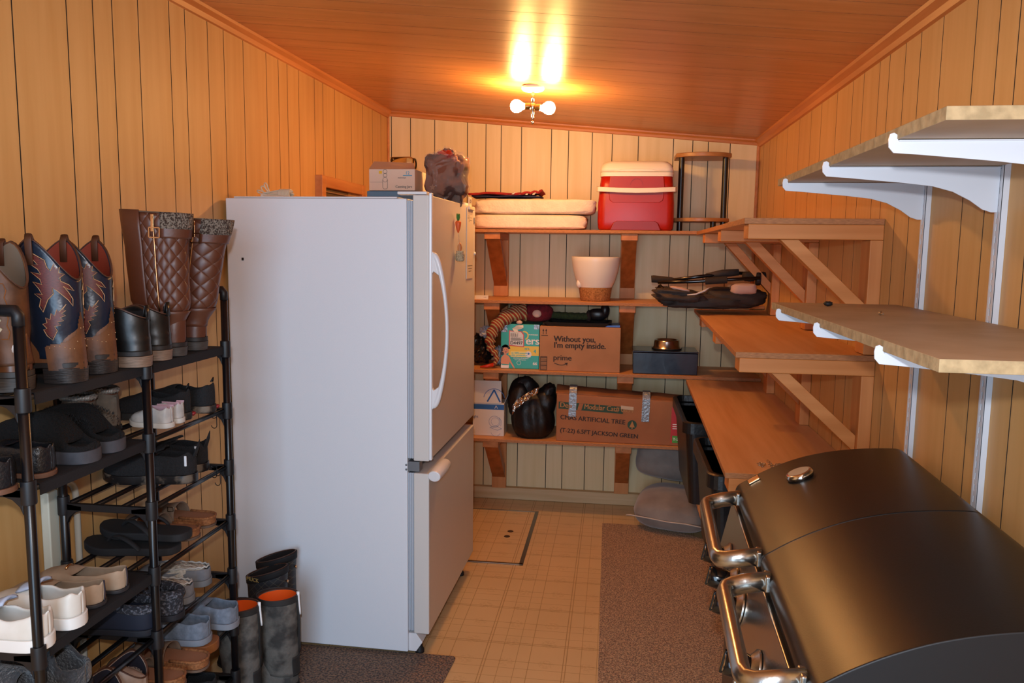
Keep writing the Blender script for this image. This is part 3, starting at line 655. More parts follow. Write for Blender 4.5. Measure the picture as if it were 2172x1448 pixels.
front(t, 'seal', [circ(-.481, .953, .018)], yf-.001, m_pw, t); front(t, 'seal_dot', [circ(-.48, .957, .006)], yf-.0017, M('print_blue', '2d6fae', .4), t)
front(t, 'round_mark', ringp(-.535, .903, .012, .0015), yf, m_pw, t)
text('lettering', 'ers', t, (-.497, yf-.0006, 1.010), RX, .062, m_pw, bold=.0016, w=t)
text('lettering', 'on 100% essential', t, (-.579, yf-.0013, .955), RX, .0125, m_teal, bold=.0003, w=t)
text('lettering', 'skin protection', t, (-.579, yf-.0013, .942), RX, .015, m_teal, bold=.0003, w=t)
text('lettering', 'ers', t, (-.503, yf-.0007, .979), RX, .022, m_teal, bold=.0006, w=t)
text('lettering', '4', t, (-.452, yf-.0007, .961), RX, .03, m_teal, bold=.001, w=t)
text('lettering', '66', t, (-.455, yf, .893), RX, .024, m_pw, bold=.0008, w=t)
text('lettering', 'absorbency & protects', t, (-.568, yf, .927), RX, .0095, m_pw, w=t)
text('lettering', 'more ABLE parties', t, (-.56, yf, .918), RX, .0085, m_pw, w=t)
text('lettering', 'WHITEPURSE', t, (-.484, yf, 1.062), RX, .0095, m_pw, bold=.0003, w=t)
m_skin = M('print_skin', 'd9936c', .5); m_hair = M('print_hair', '2a1a14', .5)
front(t, 'printed_child', [circ(-.614, .974, .022), [(-.639, .895), (-.637, .930), (-.627, .943), (-.617, .951), (-.612, .951), (-.602, .945), (-.590, .936), (-.577, .905), (-.566, .887), (-.558, .872), (-.563, .870), (-.573, .884), (-.588, .907), (-.592, .893)]], yf-.001, m_skin, t)
front(t, 'printed_hair', ringp(-.612, .977, .028, .013, .2, 3.6)+[circ(-.632, .955, .010), [(-.633, .99), (-.598, .99), (-.60, 1.003), (-.615, 1.007), (-.63, 1.0)]], yf-.0017, m_hair, t)
front(t, 'printed_face', [circ(-.619, .976, .0022, 8), circ(-.606, .977, .0022, 8), [(-.617, .965), (-.606, .967), (-.608, .961), (-.613, .960)]], yf-.0017, M('print_dark_red', '7a2a20', .5), t)
front(t, 'printed_nappy', [[(-.638, .871), (-.593, .871), (-.592, .890), (-.600, .888), (-.628, .888), (-.638, .892)]], yf-.0017, m_pw, t)
o = front(t, 'sticker', [[(-.594, 1.0), (-.506, .994), (-.507, 1.065), (-.52, 1.083), (-.594, 1.088)]], yf-.0012, M('sticker_red', 'd4382a', .4), t)
front(t, 'sticker_label', [[(-.589, 1.005), (-.511, .999), (-.512, 1.063), (-.525, 1.079), (-.589, 1.083)]], yf-.0019, M('sticker_white', 'd9d2c8', .45), t)
text('sticker_code', 'D4497', t, (-.586, yf-.0026, 1.008), RX, .026, M('ink_black', '141210', .6), bold=.0006, w=t)
b = MB(t)
x_ = -.583
for wd in (5, 1, 2, 1, 1, 3, 1, 2, 1, 4, 1, 1, 2, 3): b.box(x_, x_+.0006*wd, yf-.0026, yf-.002, 1.048+.004*(wd > 2), 1.072); x_ += .0006*wd+.0018
for k in range(5): b.box(-.583, -.53+.008*(k % 3), yf-.0026, yf-.002, 1.030+.0036*k, 1.0318+.0036*k)
b.build('barcode_print', M('ink_black', '141210', .6))
b = MB(t); b.add([(-.575, yf-.004, 1.098), (-.548, yf-.012, 1.118), (-.512, yf-.008, 1.121), (-.510, yf-.012, 1.106), (-.525, yf-.009, 1.098), (-.545, yf-.003, 1.092), (-.562, yf-.006, 1.080), (-.549, yf-.002, 1.062), (-.540, yf-.004, 1.082)], [(0, 1, 5), (1, 2, 3, 4), (1, 4, 5), (0, 5, 8), (0, 8, 7, 6)])
b.build('torn_paper', M('torn_paper', 'e9ddc6', .8), solid=.0008)
# --- brown shipping carton
t = thing('shipping_carton', 'brown carton printed Without you, I\'m empty inside, third shelf', 'box', (-.19, 4.51, S3))
m_card = M('cardboard', 'b07d55', .75, c2='a5734c', scale=6); m_cardin = M('cardboard_print', '33241c', .7)
MB(t).box(-.415, .036, 4.366, 4.47, S3+.0005, 1.120).build('carton', m_card, bevel=.003)
yf = 4.3656
text('lettering', "Without you,\nI'm empty inside.", t, (-.335, yf, 1.036), RX, .046, m_cardin, bold=.0017, w=t, sx=.93)
text('lettering', 'prime', t, (-.337, yf, .930), RX, .044, m_cardin, bold=.0010, w=t)
pts = [(-.330+.056*(1-cos(k*pi/14))/1, .918-.013*sin(k*pi/14*.95)) for k in range(12)]
front(t, 'smile_arrow', stroke([(-.331+.068*k/11, .914-.011*sin(pi*(k/11)*.86)) for k in range(12)], .0035)+[[(-.274, .915), (-.254, .918), (-.259, .898), (-.263, .908)]], yf, m_cardin, t)
front(t, 'up_arrows', [p for x_ in (-.395, -.379) for p in ([[(x_-.0015, 1.075), (x_+.0015, 1.075), (x_+.0015, 1.098), (x_-.0015, 1.098)], [(x_-.005, 1.094), (x_+.005, 1.094), (x_, 1.106)]])]+[[(-.406, 1.066), (-.368, 1.066), (-.368, 1.069), (-.406, 1.069)]], yf, m_cardin, t)
bx = stroke([(-.408, .873), (-.372, .873), (-.372, .948), (-.408, .948), (-.408, .873)], .003)+[[(-.407, .880+.0075*k), (-.373, .880+.0075*k), (-.373, .8815+.0075*k+.0012*(k % 3)), (-.407, .8815+.0075*k+.0012*(k % 3))] for k in range(9)]
front(t, 'stamp_box', bx, yf, m_cardin, t)
# --- black tray + blue folder + plush gnome lying on the cartons
t = thing('black_tray', 'flat black plastic tray lying on the brown carton', 'tray', (-.21, 4.49, 1.1205))
b = MB(); b.loft([rrect(.17, .11, .02, .0008), rrect(.195, .12, .02, .022), rrect(.19, .115, .02, .022), rrect(.165, .105, .02, .004)]); b.build('tray_body', M('black_plastic', '1a1817', .45), t)
t = thing('blue_folder', 'blue plastic folder edge under the gnome boot on the brown carton', 'folder', (-.02, 4.46, 1.1215))
b = MB(); b.hexa([(-.085, -.075, .0005), (.05, -.085, .0005), (.05, .08, .0005), (-.085, .08, .0005), (-.085, -.075, .006), (.05, -.085, .012), (.05, .08, .012), (-.085, .08, .006)]); b.build('folder_body', M('blue_plastic', '1e46a8', .35), t)
t = thing('plush_gnome', 'plush gnome with dark red body, green leg and black boot on the cartons', 'plush toy', (-.43, 4.45, 1.165))
m_gr = M('gnome_red', '7c1420', .9, c2='5f0e18', scale=60, bump=.4, bscale=200); m_beard = M('gnome_beard', '75665a', 1., c2='9a8b7e', scale=60, bump=.8, bscale=120)
m_sw = bpy.data.materials.new('knit_stripes'); m_sw.use_nodes = True; nt = m_sw.node_tree; N = nt.nodes; Lk = nt.links
wv = N.new('ShaderNodeTexWave'); wv.inputs['Scale'].default_value = 26; wv.bands_direction = 'DIAGONAL'; tcn = N.new('ShaderNodeTexCoord'); Lk.new(tcn.outputs['Object'], wv.inputs[0])
crn = N.new('ShaderNodeValToRGB'); crn.color_ramp.elements[0].color = lin('8e2c1e'); crn.color_ramp.elements[1].color = lin('5b6a3c'); crn.color_ramp.elements[0].position = .45; crn.color_ramp.elements[1].position = .55
e3 = crn.color_ramp.elements.new(.9); e3.color = lin('b7a472'); Lk.new(wv.outputs[0], crn.inputs[0]); Lk.new(crn.outputs[0], N['Principled BSDF'].inputs['Base Color']); N['Principled BSDF'].inputs['Roughness'].default_value = .95
MB().lump((-.005, 0, .024), (.088, .06, .052), .08, 2, 3, 28, 18, e=.8).build('body', m_gr, t, smooth=True)
MB().lump((-.005, -.058, .022), (.026, .016, .022), .03, 2, 1, 18, 12).build('nose', M('gnome_nose', 'dfb9a4', .8), t, smooth=True)
MB().lump((-.105, -.052, -.030), (.018, .014, .012), .1, 3, 2, 16, 10).build('hand', M('gnome_nose', 'dfb9a4', .8), t, smooth=True)
MB().lump((-.085, .01, .045), (.09, .05, .022), .3, 6, 8, 26, 14).build('beard', m_beard, t, smooth=True)
hp = catm([(-.07, -.02, .030), (-.12, -.03, .022), (-.18, -.04, -.003), (-.232, -.045, -.05), (-.262, -.05, -.10), (-.272, -.05, -.15), (-.262, -.05, -.19), (-.238, -.052, -.220), (-.234, -.055, -.255), (-.25, -.06, -.276)], 4)
b = MB(); b.tube([Vector(p)*1.0 for p in hp], [max(.010, .052*(1-k/len(hp))**.8+.006*sin(k*1.7)) for k in range(len(hp))], 14); b.build('knit_hat', m_sw, t, smooth=True)
b = MB(); b.tube([(-.25, -.06, -.276), (-.285, -.07, -.284), (-.325, -.08, -.289)], [.012, .010, .004], 8); b.build('hat_tip', M('ribbon_red', 'c2311a', .4), t, smooth=True)
lp = catm([(.07, .005, .012), (.13, .0, .010), (.19, -.005, .008), (.25, -.01, .008), (.285, -.01, .010)], 5)
b = MB(); b.tube(lp, [.026+.002*sin(k*2.1) for k in range(len(lp))], 14, flat=.8); leg = b.build('leg', M('gnome_green', '35421f', .95, c2='26301a', scale=80, bump=.5), t, smooth=True)
b = MB(); b.lump((.335, -.015, .022), (.055, .032, .034), .06, 2, 4, 22, 14, e=.85); b.lump((.375, -.015, .045), (.026, .028, .04), .05, 2, 6, 18, 12); b.build('boot', M('gnome_boot', '121318', .35), t, smooth=True)
b = MB(); b.lump((.285, -.012, .012), (.016, .03, .032), .3, 7, 4, 18, 12); b.build('boot_cuff', M('boot_cuff', '2b1c17', .9), t, smooth=True)
# --- crumpled bags left of the nappy box
def crumple(name, label, cat, loc, rad, mat, seed, amp=.35, fr=3.2, part='bag_body', g=None):
    t = thing(name, label, cat, loc, group=g); MB().lump((0, 0, rad[2]), rad, amp, fr, seed, 34, 22).build(part, mat, t, smooth=False); return t
m_bkbag = M('black_bag_plastic', '131316', .22, bump=.6, bscale=30); m_whbag = M('white_bag_plastic', 'c4c8d4', .3, bump=.5, bscale=30, alpha=.92)
crumple('black_plastic_bag', 'crumpled shiny black bag at the left end of the third shelf', 'bag', (-.775, 4.52, S3+.012), (.075, .085, .085), m_bkbag, 3, .25)
crumple('white_plastic_bag', 'small crumpled white bag between the knit hat and the nappy box', 'bag', (-.668, 4.52, S3+.01), (.026, .07, .05), m_whbag, 8, .4)
crumple('white_plastic_bag', 'crumpled white bag on top of the shiny black bag', 'bag', (-.74, 4.50, S3+.165), (.04, .06, .032), m_whbag, 5, .4)
# --- navy box and steel bowl
t = thing('navy_box', 'shiny navy blue box on the third shelf under the steel bowl', 'box', (.282, 4.47, S3))
m_navy = M('navy_gloss', '0b1026', .3, bump=.15, bscale=9, coat=.3)
b = MB(t); b.hexa([(.107, 4.36, S3+.0005), (.458, 4.36, S3+.0005), (.45, 4.58, S3+.0005), (.112, 4.58, S3+.0005), (.105, 4.357, .988), (.460, 4.357, .988), (.45, 4.58, .990), (.112, 4.58, .990)]); b.build('box_body', m_navy, bevel=.004)
b = MB(t); b.box(.1035, .4615, 4.3545, 4.583, .9905, .998); b.build('box_lid', m_navy, bevel=.003)
t = thing('steel_bowl', 'stainless steel pet bowl standing on the navy box', 'bowl', (.296, 4.475, .9985))
b = MB(); b.lathe([(.081, .0005), (.083, .003), (.081, .008), (.074, .016), (.071, .045), (.069, .051), (.065, .053), (.062, .049), (.055, .028), (.04, .017), (.0, .015)], 44, cap=False); b.build('bowl_body', M('bowl_steel', 'c4c0bc', .22, 1.), t, smooth=True)
MB().lathe([(.0815, .0), (.084, .002), (.084, .006), (.0825, .007)], 44, cap=False).build('rubber_foot_ring', M('black_rubber', '1a1a1c', .6), t, smooth=True)
# --- bottom shelf
t = thing('white_lamp_box', 'open white and blue cardboard box with a lamp drawing, lowest shelf', 'box', (-.70, 4.51, S4))
m_wb = M('white_card', 'd9cec2', .6); m_blu = M('print_cobalt', '1f5a9e', .5)
MB(t).box(-.80, -.617, 4.40, 4.54, S4+.0005, .663).build('carton', m_wb, bevel=.002)
MB(t).hexa([(-.80, 4.395, .6635), (-.632, 4.395, .6635), (-.632, 4.398, .6635), (-.80, 4.398, .6635), (-.80, 4.392, .795), (-.634, 4.392, .795), (-.634, 4.395, .795), (-.80, 4.395, .795)]).build('open_flap', m_wb)
MB(t).hexa([(-.619, 4.41, .6635), (-.616, 4.41, .6635), (-.616, 4.53, .6635), (-.619, 4.53, .6635), (-.600, 4.43, .71), (-.597, 4.43, .71), (-.597, 4.52, .71), (-.600, 4.52, .71)]).build('side_flap', M('card_grey_side', '9aa0a6', .7))
yf = 4.3996
front(t, 'blue_stripe', [[(-.80, .626), (-.6175, .626), (-.6175, .655), (-.80, .655)]], yf, m_blu, t)
front(t, 'chevron_small', stroke([(-.672, .632), (-.6635, .650), (-.655, .632)], .003), yf-.0007, m_wb, t)
# flap print follows the tilt of the flap
b = MB(t)
def fl(p): x_, z_ = p; k = (z_-.6635)/(.795-.6635); return (x_, 4.3948-.003*k, z_)
for poly in ringp(-.675, .688, .062, .003, .15, pi-.15)+stroke([(-.715, .672), (-.675, .742), (-.640, .672)], .009): b.add([fl(p) for p in poly], [(0, 1, 2, 3)])
b.build('chevron_print', m_blu, solid=.0006, soff=0)
text('lettering', 'ight', t, (-.80, yf, .575), RX, .022, m_blu, w=t)
front(t, 'lamp_drawing', ringp(-.672, .555, .034, .002)+ringp(-.668, .555, .024, .0015)+stroke([(-.70, .52), (-.655, .505), (-.63, .515), (-.66, .53), (-.70, .52)], .0018)+stroke([(-.645, .58), (-.632, .56), (-.636, .53)], .002)+ringp(-.665, .497, .028, .0015, 3.4, 6.0), yf, M('print_line_grey', '7d88a8', .6), t)
t = thing('black_fabric_bag', 'bulging black fabric bag with foil sticking out, lowest shelf', 'bag', (-.455, 4.44, S4))
m_bf = M('black_nylon', '0c0b0c', .5, bump=.5, bscale=22)
b = MB()
def sack(a, c):
    th = 2*pi*a; z = c
    r = .135*(sin(pi*min(1, .12+z*.88))**.45)*(1+.05*mnoise.noise(Vector((cos(th)*2, sin(th)*2, z*3))))*(1-.16*z)
    fold = 1+.022*sin(th*13+3*z)+.03*mnoise.noise(Vector((th*3, z*4, 0)))*(1-abs(z-.5))
    return (r*cos(th)*fold, r*sin(th)*.86*fold, .002+z*.27)
b.sgrid(sack, 64, 26); b.build('sack', m_bf, t, smooth=True)
b = MB(); b.lump((-.05, .01, .275), (.078, .055, .072), .16, 1.8, 3, 34, 20, rot=Matrix.Rotation(-.5, 3, 'Y')); b.lump((-.075, .01, .215), (.072, .085, .12), .14, 1.7, 6, 30, 20); b.build('left_gather', m_bf, t, smooth=True)
b = MB(); b.lump((.085, .0, .262), (.040, .055, .060), .18, 1.8, 5, 30, 18, rot=Matrix.Rotation(.55, 3, 'Y')); b.lump((.07, .01, .21), (.066, .085, .085), .14, 1.7, 7, 30, 18); b.build('right_gather', m_bf, t, smooth=True)
b = MB(); b.sgrid(lambda a, c: (-.105+.145*a+.0*c, -.118+.02*c+.012*mnoise.noise(Vector((a*7, c*6, 1))), .165+.125*a**.7+.05*(c-.4)*(1-a*.4)+.008*mnoise.noise(Vector((a*9, c*9, 4)))), 16, 8)
b.build('foil_lining', M('silver_foil', 'cfc2b4', .22, 1., bump=.8, bscale=40), t, smooth=False, solid=.001)
t = thing('tree_carton', 'long worn brown carton printed CMAS ARTIFICIAL TREE, lowest shelf', 'box', (.02, 4.50, S4))
x0, x1, y0, y1 = -.312, .388, 4.352, 4.465
b = MB(t)
def top(x): return .752-.028*(x-x0)/(x1-x0)
b.hexa([(x0, y0, S4+.0008), (x1, y0, S4+.0008), (x1, y1, S4+.0008), (x0, y1, S4+.0008), (x0, y0, .742), (x1, y0, .718), (x1, y1, .73), (x0, y1, .75)])
b.build('carton', M('cardboard_tree', 'a9693c', .7, c2='9a5c32', scale=5), bevel=.004)
b = MB(t)
def flapf(a, c): x_ = x0-.004+(x1-x0+.006)*a; return (x_, y0+.002+.10*c, .7435-.024*a+.036*sin(pi*c*.62)*(1-.35*a)+.006*mnoise.noise(Vector((a*8, c*2, 2))))
b.sgrid(flapf, 40, 8); b.build('top_flap', M('cardboard_tree_dark', '8e5630', .75, c2='7a4826', scale=8), smooth=True, solid=.004)
yf = y0-.0004; m_gp = M('print_green', '27452f', .65)
b = MB(t); b.sgrid(lambda a, c: (x0+.012+.36*a, yf-.0004, .697-.017*a-.04*c), 6, 1, 0, skip=lambda a, c: .29 < a < .33); b.build('green_band', m_gp, solid=.0006)
front(t, 'green_band_patch', [[(x0+.118, .653), (x0+.140, .652), (x0+.152, .690), (x0+.128, .691)]], yf-.001, M('cardboard_tree', 'a9693c', .7), t)
RT = (pi/2, R(2.6), 0)
m_bp = M('print_brown_light', 'b07a45', .7)
text('lettering', 'Dep', t, (x0+.018, yf-.0012, .666), RT, .040, m_bp, bold=.0009, w=t)
text('lettering', 'Modular Cat# 0854', t, (x0+.155, yf-.0012, .661), RT, .040, m_bp, bold=.0009, w=t, sx=.86)
text('lettering', 'CMAS ARTIFICIAL TREE', t, (x0+.022, yf, .597), RT, .036, M('ink_brown_black', '2c1c14', .7), bold=.0009, w=t, sx=.98)
text('lettering', '(T-22) 6.5FT JACKSON GREEN', t, (x0+.022, yf, .523), RT, .034, M('ink_brown_black', '2c1c14', .7), bold=.0009, w=t, sx=.98)
front(t, 'tree_emblem', [circ(x0+.425, .580, .026)], yf, m_gp, t)
front(t, 'tree_emblem_mark', [[(x0+.410, .566), (x0+.440, .566), (x0+.425, .602)], [(x0+.422, .558), (x0+.428, .558), (x0+.428, .566), (x0+.422, .566)]], yf-.0008, m_bp, t)
for xt, z0_, z1_ in ((x0+.068, .614, .748), (x0+.475, .600, .728)):
    b = MB(t); b.sgrid(lambda a, c, xt=xt, z0_=z0_, z1_=z1_: (xt+.042*a+.004*c, (y0-.002) if c < .72 else y0-.002+.16*(c-.72), z0_+(z1_-z0_)*min(c/.72, 1)+(.03*min(1, (c-.72)/.1)+.04*(c-.72) if c > .72 else 0)), 2, 14); b.build('tape_strip', m_tape, smooth=False, solid=.0008)
front(t, 'clear_tape', [[(x0+.36, .668), (x0+.43, .664), (x0+.43, .682), (x0+.36, .688)]], yf-.002, M('packing_tape', 'c9ad8e', .15), t)
front(t, 'red_label', [[(.325, .485), (.3875, .485), (.3875, .665), (.328, .690)]], yf, M('label_red', 'c0201a', .45), t)
front(t, 'green_label', [[(.335, .487), (.3875, .487), (.3875, .528), (.335, .528)]], yf-.0008, M('label_green', '4f9a2c', .45), t)
text('lettering', 'T-22', t, (.339, yf-.0016, .501), RX, .022, m_pw, bold=.0008, w=t)
b = MB(t)
for k in range(3): b.box(.335, .36, yf-.0012, yf-.0004, .590-.012*k, .594-.012*k)
b.build('label_print', m_pw)
# --- folded stroller
t = thing('folded_stroller', 'folded dark stroller lying on the shelf corner at the right', 'stroller', (.47, 4.12, 1.262))
m_sf = M('stroller_fabric', '3a302c', .8, c2='2c2624', scale=12, bump=.35, bscale=14); m_sf2 = M('stroller_lining', 'c4a192', .7); m_stb = M('stroller_tube', '0d0b0b', .22); m_grip = M('foam_grip', '2a2019', .85)
b = MB(); b.lump((-.02, -.02, .038), (.225, .16, .037), .16, 2.6, 2, 54, 22, e=.6); b.lump((.12, -.02, .055), (.16, .15, .05), .12, 2.2, 5, 40, 20, e=.7); b.build('seat_fabric', m_sf, t, smooth=True)
b = MB(); b.lump((-.15, -.10, .065), (.13, .13, .034), .25, 2.2, 9, 40, 20, e=.75, rot=Matrix.Rotation(.12, 3, 'Y')); b.build('canopy_fabric', m_sf, t, smooth=True)
b = MB(); b.lump((.155, -.13, .105), (.062, .045, .028), .1, 2, 2, 26, 16, e=.6); b.build('lining_flap', m_sf2, t, smooth=True)
b = MB(); b.lump((-.155, -.19, .10), (.05, .02, .010), .1, 2, 4, 22, 12, rot=Matrix.Rotation(.2, 3, 'Y')); b.build('lining_edge', m_sf2, t, smooth=True)
b = MB(); b.tube([(-.125, -.24, .075), (-.085, -.245, .080), (-.045, -.24, .096), (-.02, -.235, .112)], [.002, .004, .005, .002], 8); b.build('piping', M('piping_white', 'cfc6bf', .5), t, smooth=True)
b = MB(); b.tube([(-.26, -.10, .128), (-.1, -.12, .135), (.1, -.14, .150), (.23, -.15, .160)], .0085, 12); b.build('frame_tube', m_stb, t, smooth=True)
b = MB(); b.tube([(-.22, -.06, .135), (-.05, -.08, .16), (.1, -.06, .18), (.2, -.05, .178)], .0085, 12); b.build('frame_tube', m_stb, t, smooth=True)
b = MB(); b.tube([(-.29, -.05, .142), (-.28, -.05, .143), (-.19, -.06, .137), (-.17, -.06, .136)], [.018, .019, .017, .012], 14); b.build('foam_grip', m_grip, t, smooth=True)
b = MB(); b.tube([(-.03, -.128, .139), (.075, -.138, .148)], [.018, .018], 14); b.build('middle_joint', m_grip, t, smooth=False, bevel=.003)
b = MB(); b.tube([(-.02, -.07, .166), (.06, -.06, .176), (.14, -.06, .184)], [.010, .020, .016], 12); b.build('rolled_strap', m_sf, t, smooth=True)
b = MB(); b.lump((.185, -.10, .165), (.032, .03, .024), .15, 4, 4, 18, 12, e=.6); b.build('rear_joint', m_grip, t, smooth=True)
for k, (x_, y_) in enumerate(((.225, -.12), (.255, -.085))):
    MB().lathe([(.018, -.012), (.032, -.010), (.034, 0), (.032, .010), (.018, .012)], 22, axis='x', c=(x_, y_, .155)).build('wheel', M('black_rubber', '1a1a1c', .6), t)
b = MB(); b.bar((-.255, -.12, .112), (-.225, -.15, .078), .016, .022); b.build('front_hub', m_stb, t, bevel=.002)
for x_, y_, z_ in ((-.252, -.13, .119), (-.24, -.145, .102)): MB().lump((x_, y_-.012, z_), (.0035, .003, .0035), 0, 1, 0, 10, 6).build('brass_rivet', M('brass_socket', '8a6a3c', .35, 1.), t, smooth=True)
# --- pillows
m_pil = M('pillow_velvet', '8c847c', .85, c2='746d68', scale=7, bump=.25, bscale=10, sheen=.4)
def pillow(name, label, loc, hx, hy, h, rot, seed):
    t = thing(name, label, 'pillow', loc, rot=rot, group='grey velvet pillows')
    b = MB()
    def f(sg):
        def g(a, c):
            u_, v_ = 2*a-1, 2*c-1; k = (1-abs(u_)**2.6)*(1-abs(v_)**2.6); pin = 1-.20*(abs(u_)*abs(v_))**2.2-.05*(1-abs(v_))*abs(u_)**4-.05*(1-abs(u_))*abs(v_)**4
            return (hx*u_*pin, hy*v_*pin, sg*h*max(k, 0)**.45*(1+.12*mnoise.noise(Vector((u_*2, v_*2, seed)))))
        return g
    b.sgrid(f(1), 30, 30); b.sgrid(f(-1), 30, 30); b.build('cushion', m_pil, t, smooth=True)
    return t
t = pillow('pillow', 'grey velvet pillow lying on the floor with a pale zip edge', (.365, 4.375, .112), .225, .225, .098, (R(3), R(2), R(-14)), 2)
MB().tube([(-.225, -.228, 0), (-.2, -.226, .004), (-.1, -.221, .0), (0, -.222, -.003), (.1, -.221, .002), (.2, -.226, 0)], .0035, 6).build('zip_piping', M('zip_cream', 'c8b8a8', .6), t, smooth=True)
pillow('pillow', 'grey velvet pillow leaning upright on the other pillow', (.325, 4.575, .330), .185, .118, .080, (R(80), R(8), R(-3)), 6)
# --- black bins
m_bin = M('bin_black', '141416', .38, bump=.1, bscale=60)
def bin_(label, x0, x1, y0, y1, ztop):
    t = thing('storage_bin', label, 'bin', ((x0+x1)/2, (y0+y1)/2, .3925), group='black storage bins'); hx, hy = (x1-x0)/2, (y1-y0)/2; H = ztop-.3925
    b = MB(); b.loft([rrect(hx-.045, hy-.045, .03, .0005), rrect(hx-.015, hy-.015, .04, H-.04), rrect(hx-.021, hy-.021, .04, H-.04), rrect(hx-.05, hy-.05, .03, .006)]); b.build('tub', m_bin, t)
    b = MB(); b.loft([rrect(hx, hy, .05, H-.052), rrect(hx, hy, .05, H-.004), rrect(hx-.006, hy-.006, .05, H), rrect(hx-.02, hy-.02, .04, H), rrect(hx-.024, hy-.024, .04, H-.03), rrect(hx-.006, hy-.006, .045, H-.052)]); b.build('rim', m_bin, t)
    return t
bin_('black bin farther from the camera, under the low right shelf', .318, .74, 3.53, 4.23, .782)
bin_('black bin nearer to the camera, under the low right shelf beside the grill', .335, .74, 2.70, 3.28, .782)
# --- on top of the fridge
t = thing('blue_tool_box', 'flat blue case on the fridge under the canning jar box', 'case', (-.92, 3.30, 1.7285))
MB().box(-.115, .105, -.10, .12, .0005, .052).build('case_body', M('case_blue', '5b87a8', .4), t, bevel=.004)
t = thing('canning_jar_box', 'opened white canning jar box standing on top of the fridge', 'box', (-.92, 3.30, 1.781))
m_cb = M('jar_box_white', 'e2cdb8', .6)
MB().box(-.105, .090, -.10, .10, .0005, .088).build('carton', m_cb, t, bevel=.002)
MB().hexa([(-.105, -.10, .0885), (.090, -.10, .0885), (.090, -.097, .0885), (-.105, -.097, .0885), (-.10, -.045, .125), (.07, -.045, .118), (.07, -.042, .118), (-.10, -.042, .125)]).build('open_flap', M('jar_box_inside', 'b5977c', .7), t)
yf = -.1004; m_pk = M('print_mid_grey', '6f6660', .6); m_lb = M('print_light_blue', '3f9fc8', .5)
text('lettering', 'Canning Jars', t, (.008, yf, .012), RX, .014, m_pk, bold=.0002)
text('lettering', '12', t, (.05, yf, .066), RX, .018, m_lb)
text('lettering', 'mainstays', t, (.018, yf, .050), RX, .009, m_pk)
b = MB(); b.prism([(.04, .060), (.078, .060), (.078, .063), (.04, .063)], yf-.0005, yf, 'y'); b.build('blue_rule', m_lb, t)
b = MB(); b.prism([(-.062, .069), (-.049, .069), (-.049, .080), (-.062, .080)], yf-.0005, yf, 'y'); b.build('yellow_dot', m_yel, t)
b = MB()
for p in ringp(-.036, .078, .009, .0015)+ringp(-.036, .063, .0085, .0015)+ringp(-.036, .045, .010, .0012)+stroke([(-.046, .045), (-.046, .012), (-.042, .007), (-.030, .007), (-.026, .012), (-.026, .045)], .0014)+stroke([(-.10, .035), (-.046, .035)], .0008): b.prism(p, yf-.0005, yf, 'y')
b.build('jar_drawing', m_pk, t)
t = thing('glass_jar', 'clear glass jar lying on its side on the canning jar box', 'jar', (-.92, 3.345, 1.870))
b = MB(); b.lathe([(.001, -.055), (.026, -.055), (.031, -.050), (.032, .035), (.026, .045), (.025, .055), (.023, .055), (.023, .044), (.029, .034), (.028, -.048), (.001, -.051)], 28, axis='x', c=(0, 0, .0335), cap=False); b.build('jar_glass', M('clear_glass', 'f4f0e0', .03, trans=1.0), t, smooth=True)
t = thing('clear_bag_of_fabric', 'tall clear plastic bag stuffed with dark star-print fabric on the fridge', 'bag', (-.715, 3.30, 1.7285))
b = MB(); b.lump((0, 0, .11), (.084, .075, .106), .3, 1.7, 11, 44, 30, e=.55); b.build('stuffed_fabric', M('dark_fabric_brown', '7e4c38', .9, c2='45302c', scale=9, contrast=(.45, .55), bump=.5), t, smooth=True)
b = MB(); b.lump((.022, -.048, .15), (.048, .03, .05), .3, 3, 5, 24, 16); b.build('red_fabric', M('fabric_dull_red', '8c3a34', .9, c2='b98d80', scale=14, contrast=(.5, .56)), t, smooth=True)
b = MB(); b.lump((-.005, -.01, .205), (.04, .03, .02), .35, 3, 15, 22, 14); b.build('red_ribbon', M('ribbon_red', 'c2311a', .4), t, smooth=True)
b = MB(); b.prism([(-.045+(.014 if k % 2 == 0 else .006)*sin(k*pi/5), .068+(.014 if k % 2 == 0 else .006)*cos(k*pi/5)) for k in range(10)], -.083, -.081, 'y'); b.build('printed_star', M('star_tan', '9b7a66', .8), t)
m_film = M('plastic_film', 'd9c8bc', .15, bump=.9, bscale=26, alpha=.16)
b = MB(); b.lump((0, 0, .116), (.087, .078, .110), .3, 1.8, 11, 44, 30, e=.55); b.build('plastic_film', m_film, t, smooth=False)
t = thing('coiled_cord', 'bundle of off-white cord with a plug on top of the fridge', 'cord', (-1.29, 2.90, 1.7285))
m_cord = M('cord_cream', 'd9cfb8', .5); b = MB()
for k in range(7):
    pts = []
    for q in range(25):
        a = q/24*2*pi; pts.append((-.005+.052*cos(a)+.002*k, .016*sin(a)*(.5+.1*k)+.004*(k-3), .016+.009*sin(a+k*.5)+.003*(k % 3)))
    b.tube(pts, .0028, 7, cap=False)
b.build('coil', m_cord, t, smooth=True)
b = MB()
for k in range(9): b.tube([(.012+.005*k, .018*cos(q*pi/6), .018+.0165*sin(q*pi/6)) for q in range(13)], .0028, 7, cap=False)
b.build('wrap', m_cord, t, smooth=True)
b = MB()
for k, (dx_, h_) in enumerate(((-.055, .045), (-.042, .055), (-.07, .03))):
    b.tube(catm([(-.03, 0, .014), (dx_, -.004*k, h_), (dx_-.012, .002, h_-.004), (dx_+.004, .004, .018), (-.02, .004, .006)], 5), .0027, 7)
b.build('loose_loops', m_cord, t, smooth=True)
b = MB(); b.box(-.062, -.036, -.018, -.004, .0005, .016); b.build('plug', M('plug_white', 'e4e0d4', .4), t, bevel=.003)
